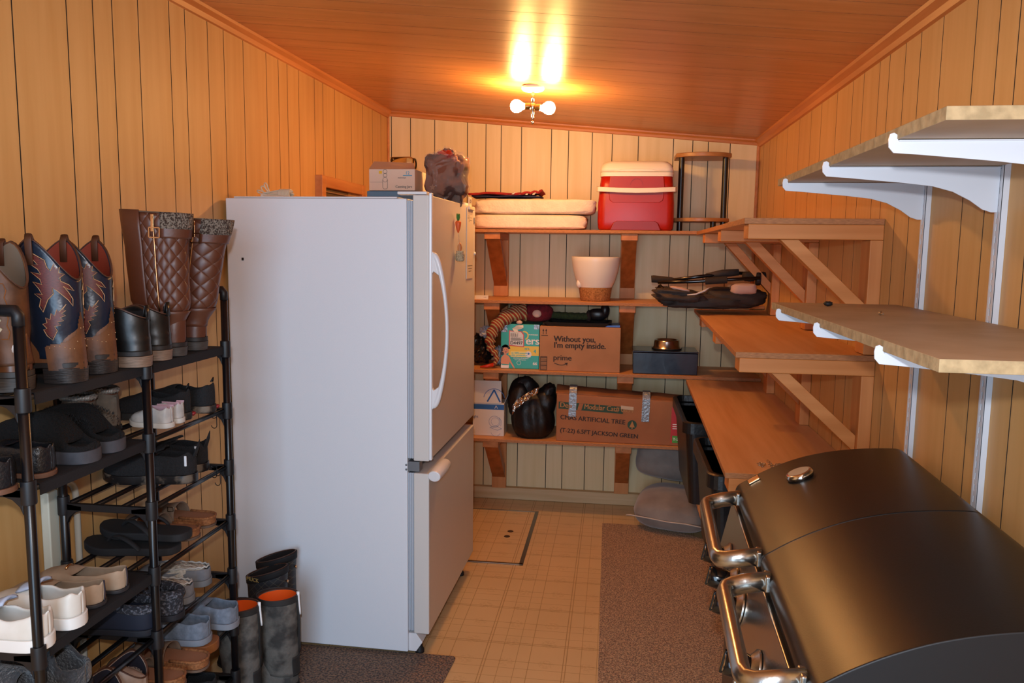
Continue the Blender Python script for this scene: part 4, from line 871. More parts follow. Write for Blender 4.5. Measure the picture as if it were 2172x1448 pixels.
# ---------------------------------------------------------------- shoe rack (double column of open tiers)
RXF, RXB = -1.176, -1.425; RY = (1.412, 1.83, 2.242); TZ = {1: 1.236, 2: 1.045, 3: .866, 4: .690, 5: .515, 6: .342, 7: .174, 8: .035}
RK = thing('shoe_rack', 'tall black metal shoe rack with two columns of tiers along the left wall', 'shoe rack', (-1.30, 1.83, 0))
m_rk = M('rack_black_tube', '0e0d10', .3); m_rkc = M('rack_black_plastic', '151417', .5); m_fab = M('rack_black_fabric', '16151a', .9, c2='0e0d11', scale=300)
for i, yy in enumerate(RY):
    top = 1.415 if i != 1 else 1.240
    for xx in (RXF, RXB): MB(RK).tube([(xx, yy, .0), (xx, yy, top-(.0 if i == 1 else .012))], .0108, 12).build('post', m_rk, smooth=True)
    if i != 1:
        b = MB(RK); b.tube([(RXB, yy, top-.03), (RXB, yy, top-.008), (RXB+.006, yy, top), (RXB+.03, yy, top), (RXF-.03, yy, top), (RXF-.006, yy, top), (RXF, yy, top-.008), (RXF, yy, top-.03)], .0118, 12); b.build('top_loop', m_rkc, smooth=True)
def tier(k, ya, yb_, fabric, n=4):
    z = TZ[k]
    for q in range(n):
        xx = RXB+(RXF-RXB)*(q+.0)/(n-1)*.94+.008
        MB(RK).tube([(xx, ya, z), (xx, yb_, z)], .0068, 10).build('shelf_tube', m_rk, smooth=True)
    if fabric:
        b = MB(RK); b.box(RXB+.004, RXF+.002, ya+.03, yb_-.02, z+.0072, z+.009); b.box(RXF+.0005, RXF+.003, ya+.03, yb_-.02, z-.016, z+.0072); b.build('fabric_cover', m_fab)
def endbar(k, yy):
    z = TZ[k]; b = MB(RK)
    b.box(RXB+.012, RXF-.012, yy-.006, yy+.006, z-.013, z+.006)
    for xx, s in ((RXF, -1), (RXB, 1)):
        pr = [(xx+s*.010, z+.006), (xx+s*.010, z-.05), (xx+s*.018, z-.032), (xx+s*.034, z-.018), (xx+s*.055, z-.012), (xx+s*.055, z+.0)]
        b.prism(pr, yy-.006, yy+.006, 'y')
    b.build('end_bar', m_rkc, bevel=.0015)
    for xx in (RXF, RXB): ct = .006 if k == 1 and yy == RY[1] else .024; MB(RK).lathe([(.0145, z-.026), (.0150, z-.022), (.0150, z+ct-.004), (.0145, z+ct)], 16, c=(xx, yy, 0)).build('connector', m_rkc, smooth=False, bevel=.001)
far_f = {1: 1}; near_f = {1: 1, 2: 1, 4: 1, 6: 1}
for k in range(1, 9):
    endbar(k, RY[1]); endbar(k, RY[2])
    tier(k, RY[1], RY[2], k in far_f)
    if k not in (3,):
        endbar(k, RY[0]); tier(k, RY[0], RY[1], k in near_f)
for z, yy in ((TZ[2], 2.16), (TZ[3]+.03, 2.15), (TZ[3], 2.17)):
    tt = thing('s_hook', 'small black metal hook hanging from the right end of the shoe rack' if z != TZ[3]+.03 else 'small black wire hook standing up on the third rack tier', 'hook', (RXF+.0, yy, z), group='black hooks on the shoe rack')
    b = MB(); b.tube([(.0085*cos(a*pi/7+pi), .0, .0085*sin(a*pi/7)*-1+.0) for a in range(8)]+[(.0085, 0, -.02)]+[(.0085*cos(a*pi/7)+.0, 0, -.03-.0085*sin(a*pi/7)) for a in range(8)], .0012, 6); b.build('hook_wire', M('hook_black', '121212', .3, .6), tt, smooth=True)
# wall conduit and hose behind the rack
t = thing('wall_conduit', 'white surface conduit box running down the left wall behind the rack', 'conduit', (xl(1.82), 1.82, .5)); b = MB(t)
b.box(xl(1.82)+.001, xl(1.82)+.026, 1.80, 1.838, .02, .905); b.build('cover', M('conduit_white', 'c9c6b4', .45), bevel=.004)
t = thing('white_hose', 'thin white hose looping up the left wall behind the rack', 'hose', (xl(1.9)+.012, 1.88, .5))
MB().tube(catm([(0, -.030, .36), (0, -.028, .385), (0, -.012, .402), (0, .012, .405), (0, .034, .385), (0, .040, .34), (0, .040, .2), (0, .038, -.1), (.0, .036, -.3), (.0, .034, -.44), (.0, .034, -.49)], 4), .0085, 10).build('hose_body', M('hose_white', 'c9c8bc', .4), t, smooth=True)

# ---------------------------------------------------------------- shoes
OUT = [(0, .0), (.02, .42), (.06, .62), (.12, .72), (.2, .76), (.35, .74), (.5, .80), (.62, .93), (.72, 1.0), (.82, .96), (.9, .80), (.955, .58), (.985, .34), (1, 0)]
def hwid(t_, W, toe=1.0):
    w_ = lerp_lin(OUT, t_); return W/2*w_
def lerp_lin(tab, t_):
    for (a, x), (b_, y_) in zip(tab, tab[1:]):
        if t_ <= b_: return x+(y_-x)*(t_-a)/(b_-a)
    return tab[-1][1]
TS = [0, .012, .035, .07, .12, .18, .25, .32, .39, .46, .53, .60, .67, .74, .81, .87, .92, .955, .98, 1.0]
def outline(L_, W, grow=0, side=1, n=1):
    up = [(t_*L_*(1+2*grow/L_)-grow, (hwid(t_, W)+grow*(1 if 0 < t_ < 1 else 0)+(.004*sin(pi*t_)*side))) for t_ in TS]
    dn = [(x, -y_+.008*sin(pi*min(1, max(0, x/L_)))*side) for x, y_ in reversed(up[1:-1])]
    return up+dn
def sole(b, L_, W, z0, z1, grow=.002, side=1, spring=.0, m=0, arch=0):
    o = outline(L_, W, grow, side)
    def zz(x): q = x/L_; return spring*max(0, (q-.7)/.3)**2
    rings = []
    for z, g in ((z0, .97), (z0+(z1-z0)*.25, 1.), (z1, 1.)):
        rings.append([(x, y_*g, z+zz(x)) for x, y_ in o])
    b.loft(rings, True, True, m); return b
def upper(L_, W, base, vamp, collar, t0, t1, side=1, K=5, Mx=6, spring=0., full=1.0, closed=False):
    """vamp / collar: tables (t, height).  Region t0..t1 left open on top"""
    rows = []
    for t_ in TS:
        hw = hwid(t_, W); h = lerp_tab(vamp, t_); hc = lerp_tab(collar, t_); op = t0 < t_ < t1
        zs = spring*max(0, (t_-.7)/.3)**2; xo = t_*L_; row = []
        cy_ = (.004-.004)*side
        for s in range(K+1):
            q = s/K
            if op: y_ = hw*(1+.07*full*sin(pi*q)-.10*q*q); z = hc*q
            else:
                a = q*.62*pi/2; y_ = hw*cos(a)**.55; z = h*sin(a)**.85
            row.append((y_, z))
        ytop, ztop = row[-1]; seq = [(xo, y_, base+z+zs) for y_, z in row]
        for s in range(1, Mx):
            q = s/Mx; y_ = ytop*(1-2*q)
            if op: z = ztop-.004*sin(pi*q)
            else:
                c_ = (y_/ytop) if ytop else 0; z = ztop+(h-ztop)*(1-c_*c_)**.8
            seq.append((xo, y_, base+z+zs))
        seq += [(xo, -y_, base+z+zs) for y_, z in reversed(row)]
        # keep the inner side a little straighter than the outer one
        rows.append([(x, y_+side*.004*sin(pi*t_), z) for x, y_, z in seq])
    b = MB(); n = len(rows[0]); o = 0
    for r_ in rows: b.v += r_
    for i in range(len(rows)-1):
        tm = (TS[i]+TS[i+1])/2
        for j in range(n-1):
            if K <= j < K+Mx and t0 < tm < t1 and not closed: continue
            b.f.append((i*n+j, i*n+j+1, (i+1)*n+j+1, (i+1)*n+j)); b.m.append(0)
    return b
def shoe(p, label, cat, group, loc, rz, L_=.27, W=.095, sole_h=.02, heel_h=0., vamp=((0, .05), (.5, .055), (1, .02)), collar=((0, .06), (.3, .05), (1, .03)), t0=.02, t1=.5, m_up=None, m_sole=None, m_in=None, side=1, spring=.006, name='shoe', thick=.004, extras=None, full=1.):
    t = thing(name, label, cat, loc, rz, group)
    b = MB(); sole(b, L_, W, .0005, sole_h, .002, side, spring); b.build('sole', m_sole, t, bevel=.002, angle=60)
    upper(L_, W, sole_h-.001, vamp, collar, t0, t1, side, spring=spring, full=full).build('upper', m_up, t, smooth=True, solid=thick, sub=1, soff=-1)
    b = MB(); o = outline(L_*.97, W*.9, -.001, side); b.prism([(x+.004, y_) for x, y_ in o], sole_h, sole_h+.003); b.build('insole', m_in or M('insole_dark', '1a1617', .9), t)
    if extras: extras(t, L_, W, sole_h, side)
    return t
def pair(labels, cat, group, pts, k, rz=pi, dz=.0095, drz=(0, 0), **kw):
    """two shoes, heel centres at pts"""
    for i, (x, y_) in enumerate(pts):
        shoe(None, labels[i], cat, group, (x, y_, (TZ[k] if isinstance(k, int) else k)+dz), rz+drz[i], side=1 if i == 0 else -1, **kw)
blk = M('shoe_rubber_black', '161618', .6); wht = M('shoe_rubber_white', 'd4d0c8', .5)

# --- boots
def boot(label, group, loc, rz, L_, W, H, rx, ry, m_shaft, m_foot, m_sole, m_lin, heel_h, cx=.075, dip=.05, tops='scallop', lean=0., extras=None, cat='boot', shaft_z=.10, flare=1.08, heel_mat=None, ankle=.9, name='boot'):
    t = thing(name, label, cat, loc, rz, group)
    sh = .012; hb = heel_h
    b = MB(); o = outline(L_, W, .002)
    rings = []
    for z in (0, sh): rings.append([(x, y_, .0005+z+(hb*(1 if x < L_*.30 else max(0, 1-(x-L_*.30)/(L_*.32)))) ) for x, y_ in o])
    b.loft(rings); b.build('sole', m_sole, t, bevel=.0015, angle=60)
    if hb > .008:
        b = MB(); oo = [(x, y_) for x, y_ in outline(L_, W, .003) if x < L_*.29]; ups = [p_ for p_ in oo if p_[1] >= 0]; dns = [p_ for p_ in oo if p_[1] < 0]
        poly = ups+dns; b.loft([[(x*.96+.002, y_*.95, .0005) for x, y_ in poly], [(x, y_, hb) for x, y_ in poly]]); b.build('heel', heel_mat or m_sole, t, bevel=.0015, angle=60)
    # foot
    zb = sh-.001
    vt = ((0, .078), (.1, .085), (.25, .10), (.4, .095), (.52, .075), (.7, .052), (.88, .040), (1, .012))
    bb = upper(L_, W, zb, vt, vt, 2, 3, spring=0)
    bb.v = [(x, y_, z+hb*(1 if x < L_*.30 else max(0, 1-(x-L_*.30)/(L_*.32)))) for x, y_, z in bb.v]
    bb.build('foot_upper', m_foot, t, smooth=True, sub=1)
    z0 = shaft_z-.045; n = 40; nz_ = 26
    def ringat(q, th):
        # radius profile up the shaft
        f = lerp_tab([(0, ankle*.98), (.12, ankle), (.3, .97), (.7, 1.03), (1, flare)], q)
        c = cx+lean*q*H+.012*(1-q)**2*-1
        return c+rx*f*cos(th), ry*f*sin(th)
    def topz(th):
        if tops == 'scallop': return H-dip*abs(cos(th))**1.6*(1.0 if cos(th) > 0 else 1.25)
        if tops == 'slant': return H-dip*(1+cos(th))/2
        return H
    def P(a, c):
        th = 2*pi*a; zt_ = topz(th); z = z0+(zt_-z0)*c; q = (z-z0)/(H-z0); x, y_ = ringat(q, th); wr_ = .0025*sin(z*60+2*cos(th))*max(0, 1-q*1.6)
        return (x+wr_*cos(th), y_+wr_*sin(th), z)
    b = MB(); b.sgrid(P, n, nz_); sft = b.build('shaft', m_shaft, t, smooth=True, solid=.003, soff=-1)
    b = MB(); b.sgrid(lambda a, c: tuple((lambda p_: (cx+lean*H*.8+(p_[0]-cx-lean*H*.8)*.94, p_[1]*.93, p_[2]-.001))(P(a, .45+.548*c))), n, 10); b.build('lining', m_lin, t, smooth=True)
    b = MB(); b.loft([[P(k/n, 1.0) for k in range(n)], [tuple(Vector(P(k/n, 1.0))+Vector((0, 0, .003))) for k in range(n)]], cap=False); b.build('top_binding', M('binding_brown', '4a2a1a', .6) if tops != 'flat' else m_lin, t, solid=.004, soff=0)
    if extras: extras(t, P, sft, ringat, H, z0)
    return t
def on_shaft(P_ring, z0, H, poly, res, off):
    """grid cells whose centre lies inside poly, laid on the shaft; poly in (angle, z)"""
    b = MB(); xs = [p_[0] for p_ in poly]; zs = [p_[1] for p_ in poly]
    def inside(x, y_):
        c = False; j = len(poly)-1
        for i in range(len(poly)):
            xi, yi = poly[i]; xj, yj = poly[j]
            if (yi > y_) != (yj > y_) and x < (xj-xi)*(y_-yi)/(yj-yi)+xi: c = not c
            j = i
        return c
    r_ = .06; na = max(2, int((max(xs)-min(xs))*r_/res)); nz_ = max(2, int((max(zs)-min(zs))/res))
    def f(a, c):
        th = min(xs)+(max(xs)-min(xs))*a; z = min(zs)+(max(zs)-min(zs))*c; x, y_ = P_ring((z-z0)/(H-z0), th)
        cxr = P_ring((z-z0)/(H-z0), 0)[0]; cc = (cxr+P_ring((z-z0)/(H-z0), pi)[0])/2
        d = Vector((x-cc, y_, 0)).normalized()*off; return (x+d.x, y_+d.y, z)
    b.sgrid(f, na, nz_, skip=lambda a, c: not inside(min(xs)+(max(xs)-min(xs))*a, min(zs)+(max(zs)-min(zs))*c))
    used = sorted({i for q in b.f for i in q}); mp_ = {i: k for k, i in enumerate(used)}
    b.v = [b.v[i] for i in used]; b.f = [tuple(mp_[i] for i in q) for q in b.f]
    return b
m_bb = M('boot_brown_distressed', '6b4226', .55, c2='4b2d1a', scale=16, bump=.15, bscale=30, contrast=(.4, .6)); m_bl = M('boot_navy_leather', '1a2334', .3, c2='141b28', scale=8, bump=.25, bscale=24)
m_red2 = M('boot_red_inlay', '64231a', .5, c2='4a1810', scale=200, stretch=(1, 1, 4)); m_lr = M('boot_lining_red', '7a2c1c', .6); m_stk = M('boot_stacked_heel', '2b2422', .5, c2='1d1817', scale=40, stretch=(1, 1, 14), bump=.4)
m_thr = M('tan_thread', 'b98d62', .6); m_lg = M('boot_lining_grey', '6f6457', .7)
FU = [(350, 155), (395, 195), (440, 235), (450, 290), (468, 318), (490, 262), (500, 300), (522, 288), (512, 335), (548, 345), (518, 372), (522, 400), (570, 430), (600, 478), (560, 462), (535, 440), (565, 490), (590, 545), (588, 600), (560, 550), (500, 478), (470, 450), (474, 500), (440, 545), (405, 645), (388, 600), (402, 540), (370, 500), (412, 505), (395, 455), (368, 405), (415, 425), (408, 385), (362, 328), (415, 345), (400, 305), (358, 262), (402, 270), (372, 215)]
FD = [(545, 600), (520, 640), (540, 650), (512, 670), (535, 690), (500, 705), (520, 730), (480, 740), (500, 765), (462, 775), (475, 810), (440, 885), (410, 850), (395, 800), (415, 790), (395, 755), (420, 745), (415, 705), (440, 720), (450, 670), (470, 690), (485, 640), (500, 660)]
def west(t, P, sft, ring, H, z0):
    for th0 in (3*pi/2, pi/2):
        sg = 1 if th0 > pi else -1
        # side of the shaft: upper winged flame, lower smaller flame, each edged with pale stitching
        for src_ in (FU, FD):
            poly = [(pi/2+.63+math.asin(max(-.97, min(.97, (px_-480)/205))), (1270-py_)/3900) for px_, py_ in src_]
            if th0 > pi: poly = [(2*pi-a_, z_) for a_, z_ in poly]
            on_shaft(ring, z0, H, poly, .0022, .0016).build('flame_inlay', m_red2, sft, smooth=True)
            cx_ = sum(p_[0] for p_ in poly)/len(poly); cz_ = sum(p_[1] for p_ in poly)/len(poly)
            b = MB(); pts = []
            for th, z in poly+poly[:1]:
                th = cx_+(th-cx_)*1.08; z = cz_+(z-cz_)*1.05; x, y_ = ring((z-z0)/(H-z0), th); q = Vector((x-.075, y_, 0)).normalized()*.0022; pts.append((x+q.x, y_+q.y, z))
            b.tube(pts, .0008, 5, cap=False); b.build('stitching', m_thr, sft)
        x, y_ = ring(1, th0); s = 1 if y_ > 0 else -1
        b = MB(); b.tube([(x-.001, y_+s*.003, H-.055), (x, y_+s*.004, H-.005), (x, y_+s*.001, H+.010), (x, y_-s*.006, H-.004), (x, y_-s*.006, H-.05)], .009, 8, flat=.25); b.build('pull_strap', M('binding_brown', '4a2a1a', .6), t, smooth=True)
    # heel counter: brown leather rising to a point at the back
    poly = [(pi-1.45, .03), (pi-1.45, .082), (pi-1.2, .088), (pi-.8, .09), (pi-.3, .105), (pi-.12, .14), (pi, .158), (pi+.12, .14), (pi+.3, .105), (pi+.8, .09), (pi+1.2, .088), (pi+1.45, .082), (pi+1.45, .03)]
    on_shaft(ring, z0, H, poly, .003, .0026).build('heel_counter', m_bb, t, smooth=True)
    b = MB()
    for k in range(16):
        th = pi-1.3+2.6*k/15; z = .080+.004*sin(k)+(.05*max(0, 1-abs(th-pi)/.35)); x, y_ = ring((z-z0)/(H-z0), th); q = Vector((x-.075, y_, 0)).normalized()*.0042; b.lump((x+q.x, y_+q.y, z), (.0012, .0012, .0012), 0, 1, 0, 6, 4)
    b.build('stud_row', m_thr, t)
    b = MB(); pts = []
    for k in range(12):
        z = .06+(H-.07)*k/11; x, y_ = ring((z-z0)/(H-z0), 3*pi/2+1.0); q = Vector((x-.075, y_, 0)).normalized()*.002; pts.append((x+q.x, y_+q.y, z))
    b.tube(pts, .0017, 6); b.build('side_piping', m_thr, sft, smooth=True)
def lace(t, P, sft, ring, H, z0):
    for th0 in (3*pi/2+.3, pi/2+.34):
        b = MB(); b2 = MB()
        for k in range(6):
            z = .13+.018*k; pts = []
            for q in range(5):
                th = th0-.32+.16*q; x, y_ = ring((z-z0)/(H-z0), th); d = Vector((x-.075, y_, 0)).normalized()*.003; pts.append((x+d.x, y_+d.y, z+(.004 if q % 2 else -.002)))
            b.tube(pts, .0052, 6)
        b.build('white_lacing', M('lacing_white', 'd8cfb6', .5), sft, smooth=True)
        pts = []
        for k in range(18):
            th = th0+(.5 if k < 9 else -.5)+.07*(k % 2); z = .11+.014*(k if k < 9 else 17-k); x, y_ = ring((z-z0)/(H-z0), th); d = Vector((x-.075, y_, 0)).normalized()*.002; pts.append((x+d.x, y_+d.y, z))
        b2.tube(pts+pts[:1], .001, 5); b2.build('zigzag_stitch', M('orange_thread', '8c5226', .6), sft)
        x, y_ = ring(1, th0); s = 1 if y_ > 0 else -1
        b = MB(); b.tube([(x-.001, y_+s*.003, H-.05), (x, y_+s*.004, H-.005), (x, y_+s*.001, H+.006), (x, y_-s*.006, H-.004), (x, y_-s*.006, H-.05)], .008, 8, flat=.25); b.build('pull_strap', M('binding_brown', '4a2a1a', .6), t, smooth=True)
ZT = TZ[1]+.0095
for (x, y_), lb in (((-1.192, 1.352), 'brown western boot with white lacing, front one at the near end of the rack'), ((-1.196, 1.458), 'brown western boot with white lacing, second from the near end of the rack')):
    boot(lb, 'brown laced western boots', (x, y_, ZT), pi, .265, .098, .305, .062, .050, m_bb, M('boot_brown_smooth', '74482a', .3, c2='5a351d', scale=12), M('boot_sole_grey', '3a3634', .6), m_lg, .030, cx=.068, dip=.075, extras=lace, heel_mat=M('boot_heel_greybrown', '4c4540', .6, c2='36312e', scale=40, stretch=(1, 1, 14)))
for (x, y_), lb in (((-1.160, 1.575), 'navy western boot with red flame inlay, left one of the pair'), ((-1.176, 1.705), 'navy western boot with red flame inlay, right one of the pair')):
    boot(lb, 'navy and brown western boots', (x, y_, ZT), pi, .265, .102, .312, .064, .050, m_bl, m_bb, M('boot_sole_dark', '241e1c', .6), m_lr, .034, cx=.070, dip=.07, extras=west, heel_mat=m_stk)
# black ankle boots
m_ab = M('ankle_boot_black', '121111', .4, bump=.12, bscale=20); m_abh = M('stacked_tan_heel', '8c7462', .55, c2='6f5a4a', scale=40, stretch=(1, 1, 14), bump=.3)
def zipx(t, P, sft, ring, H, z0):
    b = MB(); x, y_ = ring(1, pi); b.tube([(x+.004, 0, H-.03), (x-.002, 0, H+.001), (x-.005, 0, H+.006), (x-.006, 0, H-.03)], .009, 8, flat=.25); b.build('heel_tab', m_ab, t, smooth=True)
for (x, y_), lb in (((-1.150, 1.808), 'black leather ankle boot with stacked tan heel, left of the pair'), ((-1.166, 1.925), 'black leather ankle boot with stacked tan heel, right of the pair')):
    boot(lb, 'black ankle boots', (x, y_, ZT), pi, .25, .088, .148, .055, .042, m_ab, m_ab, M('boot_sole_dark', '241e1c', .6), M('lining_black', '1a1617', .9), .028, cx=.060, dip=.022, extras=zipx, heel_mat=m_abh, tops='scallop', shaft_z=.085, flare=.98)
# tall quilted boots
m_q = bpy.data.materials.new('quilted_brown_leather'); m_q.use_nodes = True; nt = m_q.node_tree; N = nt.nodes; Lk = nt.links; bs = N['Principled BSDF']; bs.inputs['Base Color'].default_value = lin('5a3222'); bs.inputs['Roughness'].default_value = .42
tcn = N.new('ShaderNodeTexCoord'); spn = N.new('ShaderNodeSeparateXYZ'); Lk.new(tcn.outputs['Object'], spn.inputs[0])
def mm(op, a, b_=None):
    n = N.new('ShaderNodeMath'); n.operation = op
    for i, v in enumerate((a, b_)):
        if v is None: continue
        if isinstance(v, (int, float)): n.inputs[i].default_value = v
        else: Lk.new(v, n.inputs[i])
    return n.outputs[0]
xm = mm('SUBTRACT', spn.outputs[0], .07); ang = mm('MULTIPLY', mm('ARCTAN2', spn.outputs[1], xm), 13/2); zq = mm('MULTIPLY', spn.outputs[2], 150)
hq = mm('MULTIPLY', mm('ABSOLUTE', mm('SINE', mm('ADD', mm('MULTIPLY', zq, .5), ang))), mm('ABSOLUTE', mm('SINE', mm('SUBTRACT', mm('MULTIPLY', zq, .5), ang))))
hq = mm('POWER', hq, .35); bpn = N.new('ShaderNodeBump'); bpn.inputs['Strength'].default_value = .5; bpn.inputs['Distance'].default_value = .008; Lk.new(hq, bpn.inputs['Height']); Lk.new(bpn.outputs[0], bs.inputs['Normal'])
m_qp = M('boot_plain_brown', '5a3324', .42, bump=.06, bscale=60); m_knit = M('knit_cuff', '8c7e70', .95, c2='3a2a22', scale=230, bump=.9, bscale=230, contrast=(.42, .58)); m_gold = M('gold_hardware', 'd9a676', .25, 1.)
def tall(t, P, sft, ring, H, z0):
    def wrap(name, a0, a1, za, zb_, mat, off, n=24, par=sft, seed=0):
        b = MB()
        def f(a, c):
            th = a0+(a1-a0)*a; z = za+(zb_-za)*c; x, y_ = ring((z-z0)/(H-z0), th); cc = (ring((z-z0)/(H-z0), 0)[0]+ring((z-z0)/(H-z0), pi)[0])/2; d = Vector((x-cc, y_, 0)).normalized()*off; return (x+d.x, y_+d.y, z)
        b.sgrid(f, n, 6); return b.build(name, mat, par, smooth=True, solid=.003, soff=1)
    wrap('knit_cuff', pi*.62, pi*1.62, H-.040, H+.003, m_knit, .0025)
    wrap('cuff_band', pi*.62, pi*1.70, H-.065, H-.036, m_qp, .0022)
    wrap('front_panel', -pi*.30, pi*.44, .10, H+.006, m_qp, .0014)
    wrap('ankle_panel', 0, 2*pi, .07, .125, m_qp, .0012, 36)
    b = MB(); pts = []
    for k in range(14):
        z = .115+(H-.125)*k/13; x, y_ = ring((z-z0)/(H-z0), pi*.56); pts.append((x-.002, y_+.004, z))
    b.tube(pts, .0022, 6); b.build('zip', m_gold, sft, smooth=True)
    x, y_ = ring((H-.02-z0)/(H-z0), pi*.56); b = MB(); b.box(x-.004, x+.004, y_+.003, y_+.006, H-.05, H-.004); b.build('zip_pull', m_gold, sft, bevel=.001)
    z = H-.052; b = MB(); xx = x-.006
    for p_ in stroke([(xx-.014, z-.013), (xx+.014, z-.013), (xx+.014, z+.013), (xx-.014, z+.013), (xx-.014, z-.013)], .003): b.prism(p_, y_+.004, y_+.0065, 'y')
    b.build('buckle', m_gold, sft)
for (x, y_), lb, dr, mir in (((-1.170, 2.008), 'tall brown quilted boot with knit cuff and gold zip, left of the pair', .10, 0.), ((-1.178, 2.130), 'tall brown quilted boot with knit cuff, right of the pair by the fridge', -.02, -.17)):
    o = boot(lb, 'tall brown quilted boots', (x, y_, ZT), pi+dr, .25, .088, (.385 if not mir else .375), .080, .050, m_q, m_qp, M('boot_sole_dark', '241e1c', .6), M('boot_lining_tan', '5a4636', .9), .026, cx=.068, dip=.0, extras=tall, heel_mat=M('boot_heel_greybrown', '4c4540', .6), tops='flat', shaft_z=.085, flare=1.16, ankle=.64, lean=.03+mir)
    o.rotation_euler = (0, R(-2), pi+dr)
# --- tier 2 near: black leather clogs, fluffy slippers, grey ankle boots
lea = M('shoe_black_leather', '1b1c20', .35, bump=.25, bscale=120)
pair(('black leather slip-on with tan sole edge, nearest on the second tier', 'black leather slip-on with tan sole edge, beside the fluffy slippers'), 'shoe', 'black leather slip-ons', [(-1.180, 1.375), (-1.182, 1.49)], 2, L_=.235, W=.09, sole_h=.012,
     vamp=((0, .06), (.4, .07), (.6, .055), (1, .018)), collar=((0, .062), (.2, .055), (.45, .06), (1, .05)), t0=.015, t1=.42, m_up=lea, m_sole=M('sole_tan', '6b4a38', .6))
fur = M('black_fur', '060506', 1., c2='0c0b0d', scale=180, bump=1., bscale=160); m_plt = M('platform_grey', '4a4a50', .7, c2='36363c', scale=20)
def fluff(t, L_, W, sh, side):
    b = MB(); random.seed(int(L_*1000)+side)
    for k in range(900):
        a = random.random()*pi; q = .12+.86*random.random(); hw = hwid(q, W)+.006; h = lerp_tab(((0, .05), (.35, .075), (.6, .07), (1, .03)), q)+.004
        p0 = Vector((q*L_, hw*cos(a), sh+h*sin(a)**.8)); d = Vector((random.gauss(0, .4), cos(a)+random.gauss(0, .3), sin(a)+random.gauss(0, .3))).normalized()*.008
        s_ = Vector((.0009, 0, 0)); b.add([p0-s_, p0+s_, p0+d], [(0, 1, 2)])
    b.build('fur_tufts', fur, t); t.children[-1]['kind'] = 'stuff'
pair(('fluffy black platform slipper, nearer one of the pair on the second tier', 'fluffy black platform slipper, farther one of the pair on the second tier'), 'slipper', 'fluffy black slippers', [(-1.165, 1.612), (-1.168, 1.708)], 2, L_=.26, W=.105, sole_h=.030,
     vamp=((0, .02), (.18, .04), (.35, .085), (.6, .08), (.85, .06), (1, .025)), collar=((0, .012), (.2, .02), (1, .02)), t0=.02, t1=.2, m_up=fur, m_sole=m_plt, m_in=fur, extras=fluff, full=2., thick=.012, spring=.002)
m_gs = M('grey_suede', '6d6358', .9, c2='595048', scale=30)
def furtrim(mat, nm='fur_trim', z=.105, rx=.048, ry=.036, cx=.06):
    def f(t, *a_):
        b = MB()
        for k in range(40):
            a = k*2*pi/40; b.lump((cx+rx*cos(a), ry*sin(a), z), (.007, .007, .007), .6, 9, k, 8, 6)
        b.build(nm, mat, t, smooth=True)
    return f
for (x, y_), lb in (((-1.262, 1.80), 'grey suede ankle boot with silvery trim behind the fluffy slippers, left'), ((-1.268, 1.90), 'grey suede ankle boot with silvery trim behind the fluffy slippers, right')):
    boot(lb, 'grey suede ankle boots', (x-.02, y_-.03, TZ[2]+.0095), pi*.92, .20, .07, .115, .042, .033, m_gs, m_gs, blk, M('lining_grey', '8d867c', .9), .008, cx=.05, dip=.01, tops='scallop', shaft_z=.07, flare=1.0, extras=furtrim(M('silver_trim', '8f8a84', .5, .3), z=.113, rx=.042, ry=.033, cx=.052))
# --- tier 2 far: black sneakers, toddler sneakers
m_knb = M('black_knit_upper', '121214', .9, c2='1d1d20', scale=240, bump=.3); m_mud = M('muddy_rubber', '24211f', .7, c2='7b6d5e', scale=26, contrast=(.48, .62), bump=.4)
def redtab(t, L_, W, sh, side):
    b = MB(); b.lump((.004, -W*.26, sh*.6), (.008, .007, .006), .3, 5, 2, 12, 8); b.build('red_tab', M('tab_red', '8e1f22', .5), t, smooth=True)
    b = MB(); b.tube([(.006, -.006, sh+.07), (.001, 0, sh+.082), (.006, .006, sh+.07)], .0025, 6); b.build('pull_loop', blk, t, smooth=True)
pair(('muddy black slip-on sneaker with red tab, left of the pair beside the fridge end', 'muddy black slip-on sneaker with red tab, right of the pair beside the fridge end'), 'shoe', 'muddy black sneakers', [(-1.195, 2.062), (-1.180, 2.172)], 2, L_=.245, W=.092, sole_h=.022,
     vamp=((0, .07), (.3, .065), (.5, .06), (.75, .042), (1, .014)), collar=((0, .072), (.12, .055), (.3, .045), (.5, .062), (1, .05)), t0=.02, t1=.45, m_up=m_knb, m_sole=m_mud, extras=redtab, dz=.008)
m_tod = M('silver_toddler_upper', 'b4b2b0', .5, c2='cfcac4', scale=40); m_pink = M('pink_lining', 'd3a9b4', .8)
pair(('tiny silver sneaker with pink lining, left of the toddler pair', 'tiny silver sneaker with pink lining, right of the toddler pair'), 'toddler shoe', 'silver toddler sneakers', [(-1.186, 1.955), (-1.190, 2.018)], 2, dz=.009, L_=.128, W=.056, sole_h=.015,
     vamp=((0, .045), (.35, .05), (.55, .038), (.8, .026), (1, .008)), collar=((0, .048), (.15, .036), (.4, .046), (1, .04)), t0=.02, t1=.45, m_up=m_tod, m_sole=wht, m_in=m_pink, drz=(-.15, 0), thick=.003,
     extras=lambda t, L_, W, sh, side: (MB().sgrid(lambda a, c: (.004+.052*a, (-1+2*c)*.014*(1-.2*a), sh+.012+.034*abs(2*c-1)**1.5), 8, 8).build('pink_lining', m_pink, t, smooth=True)))
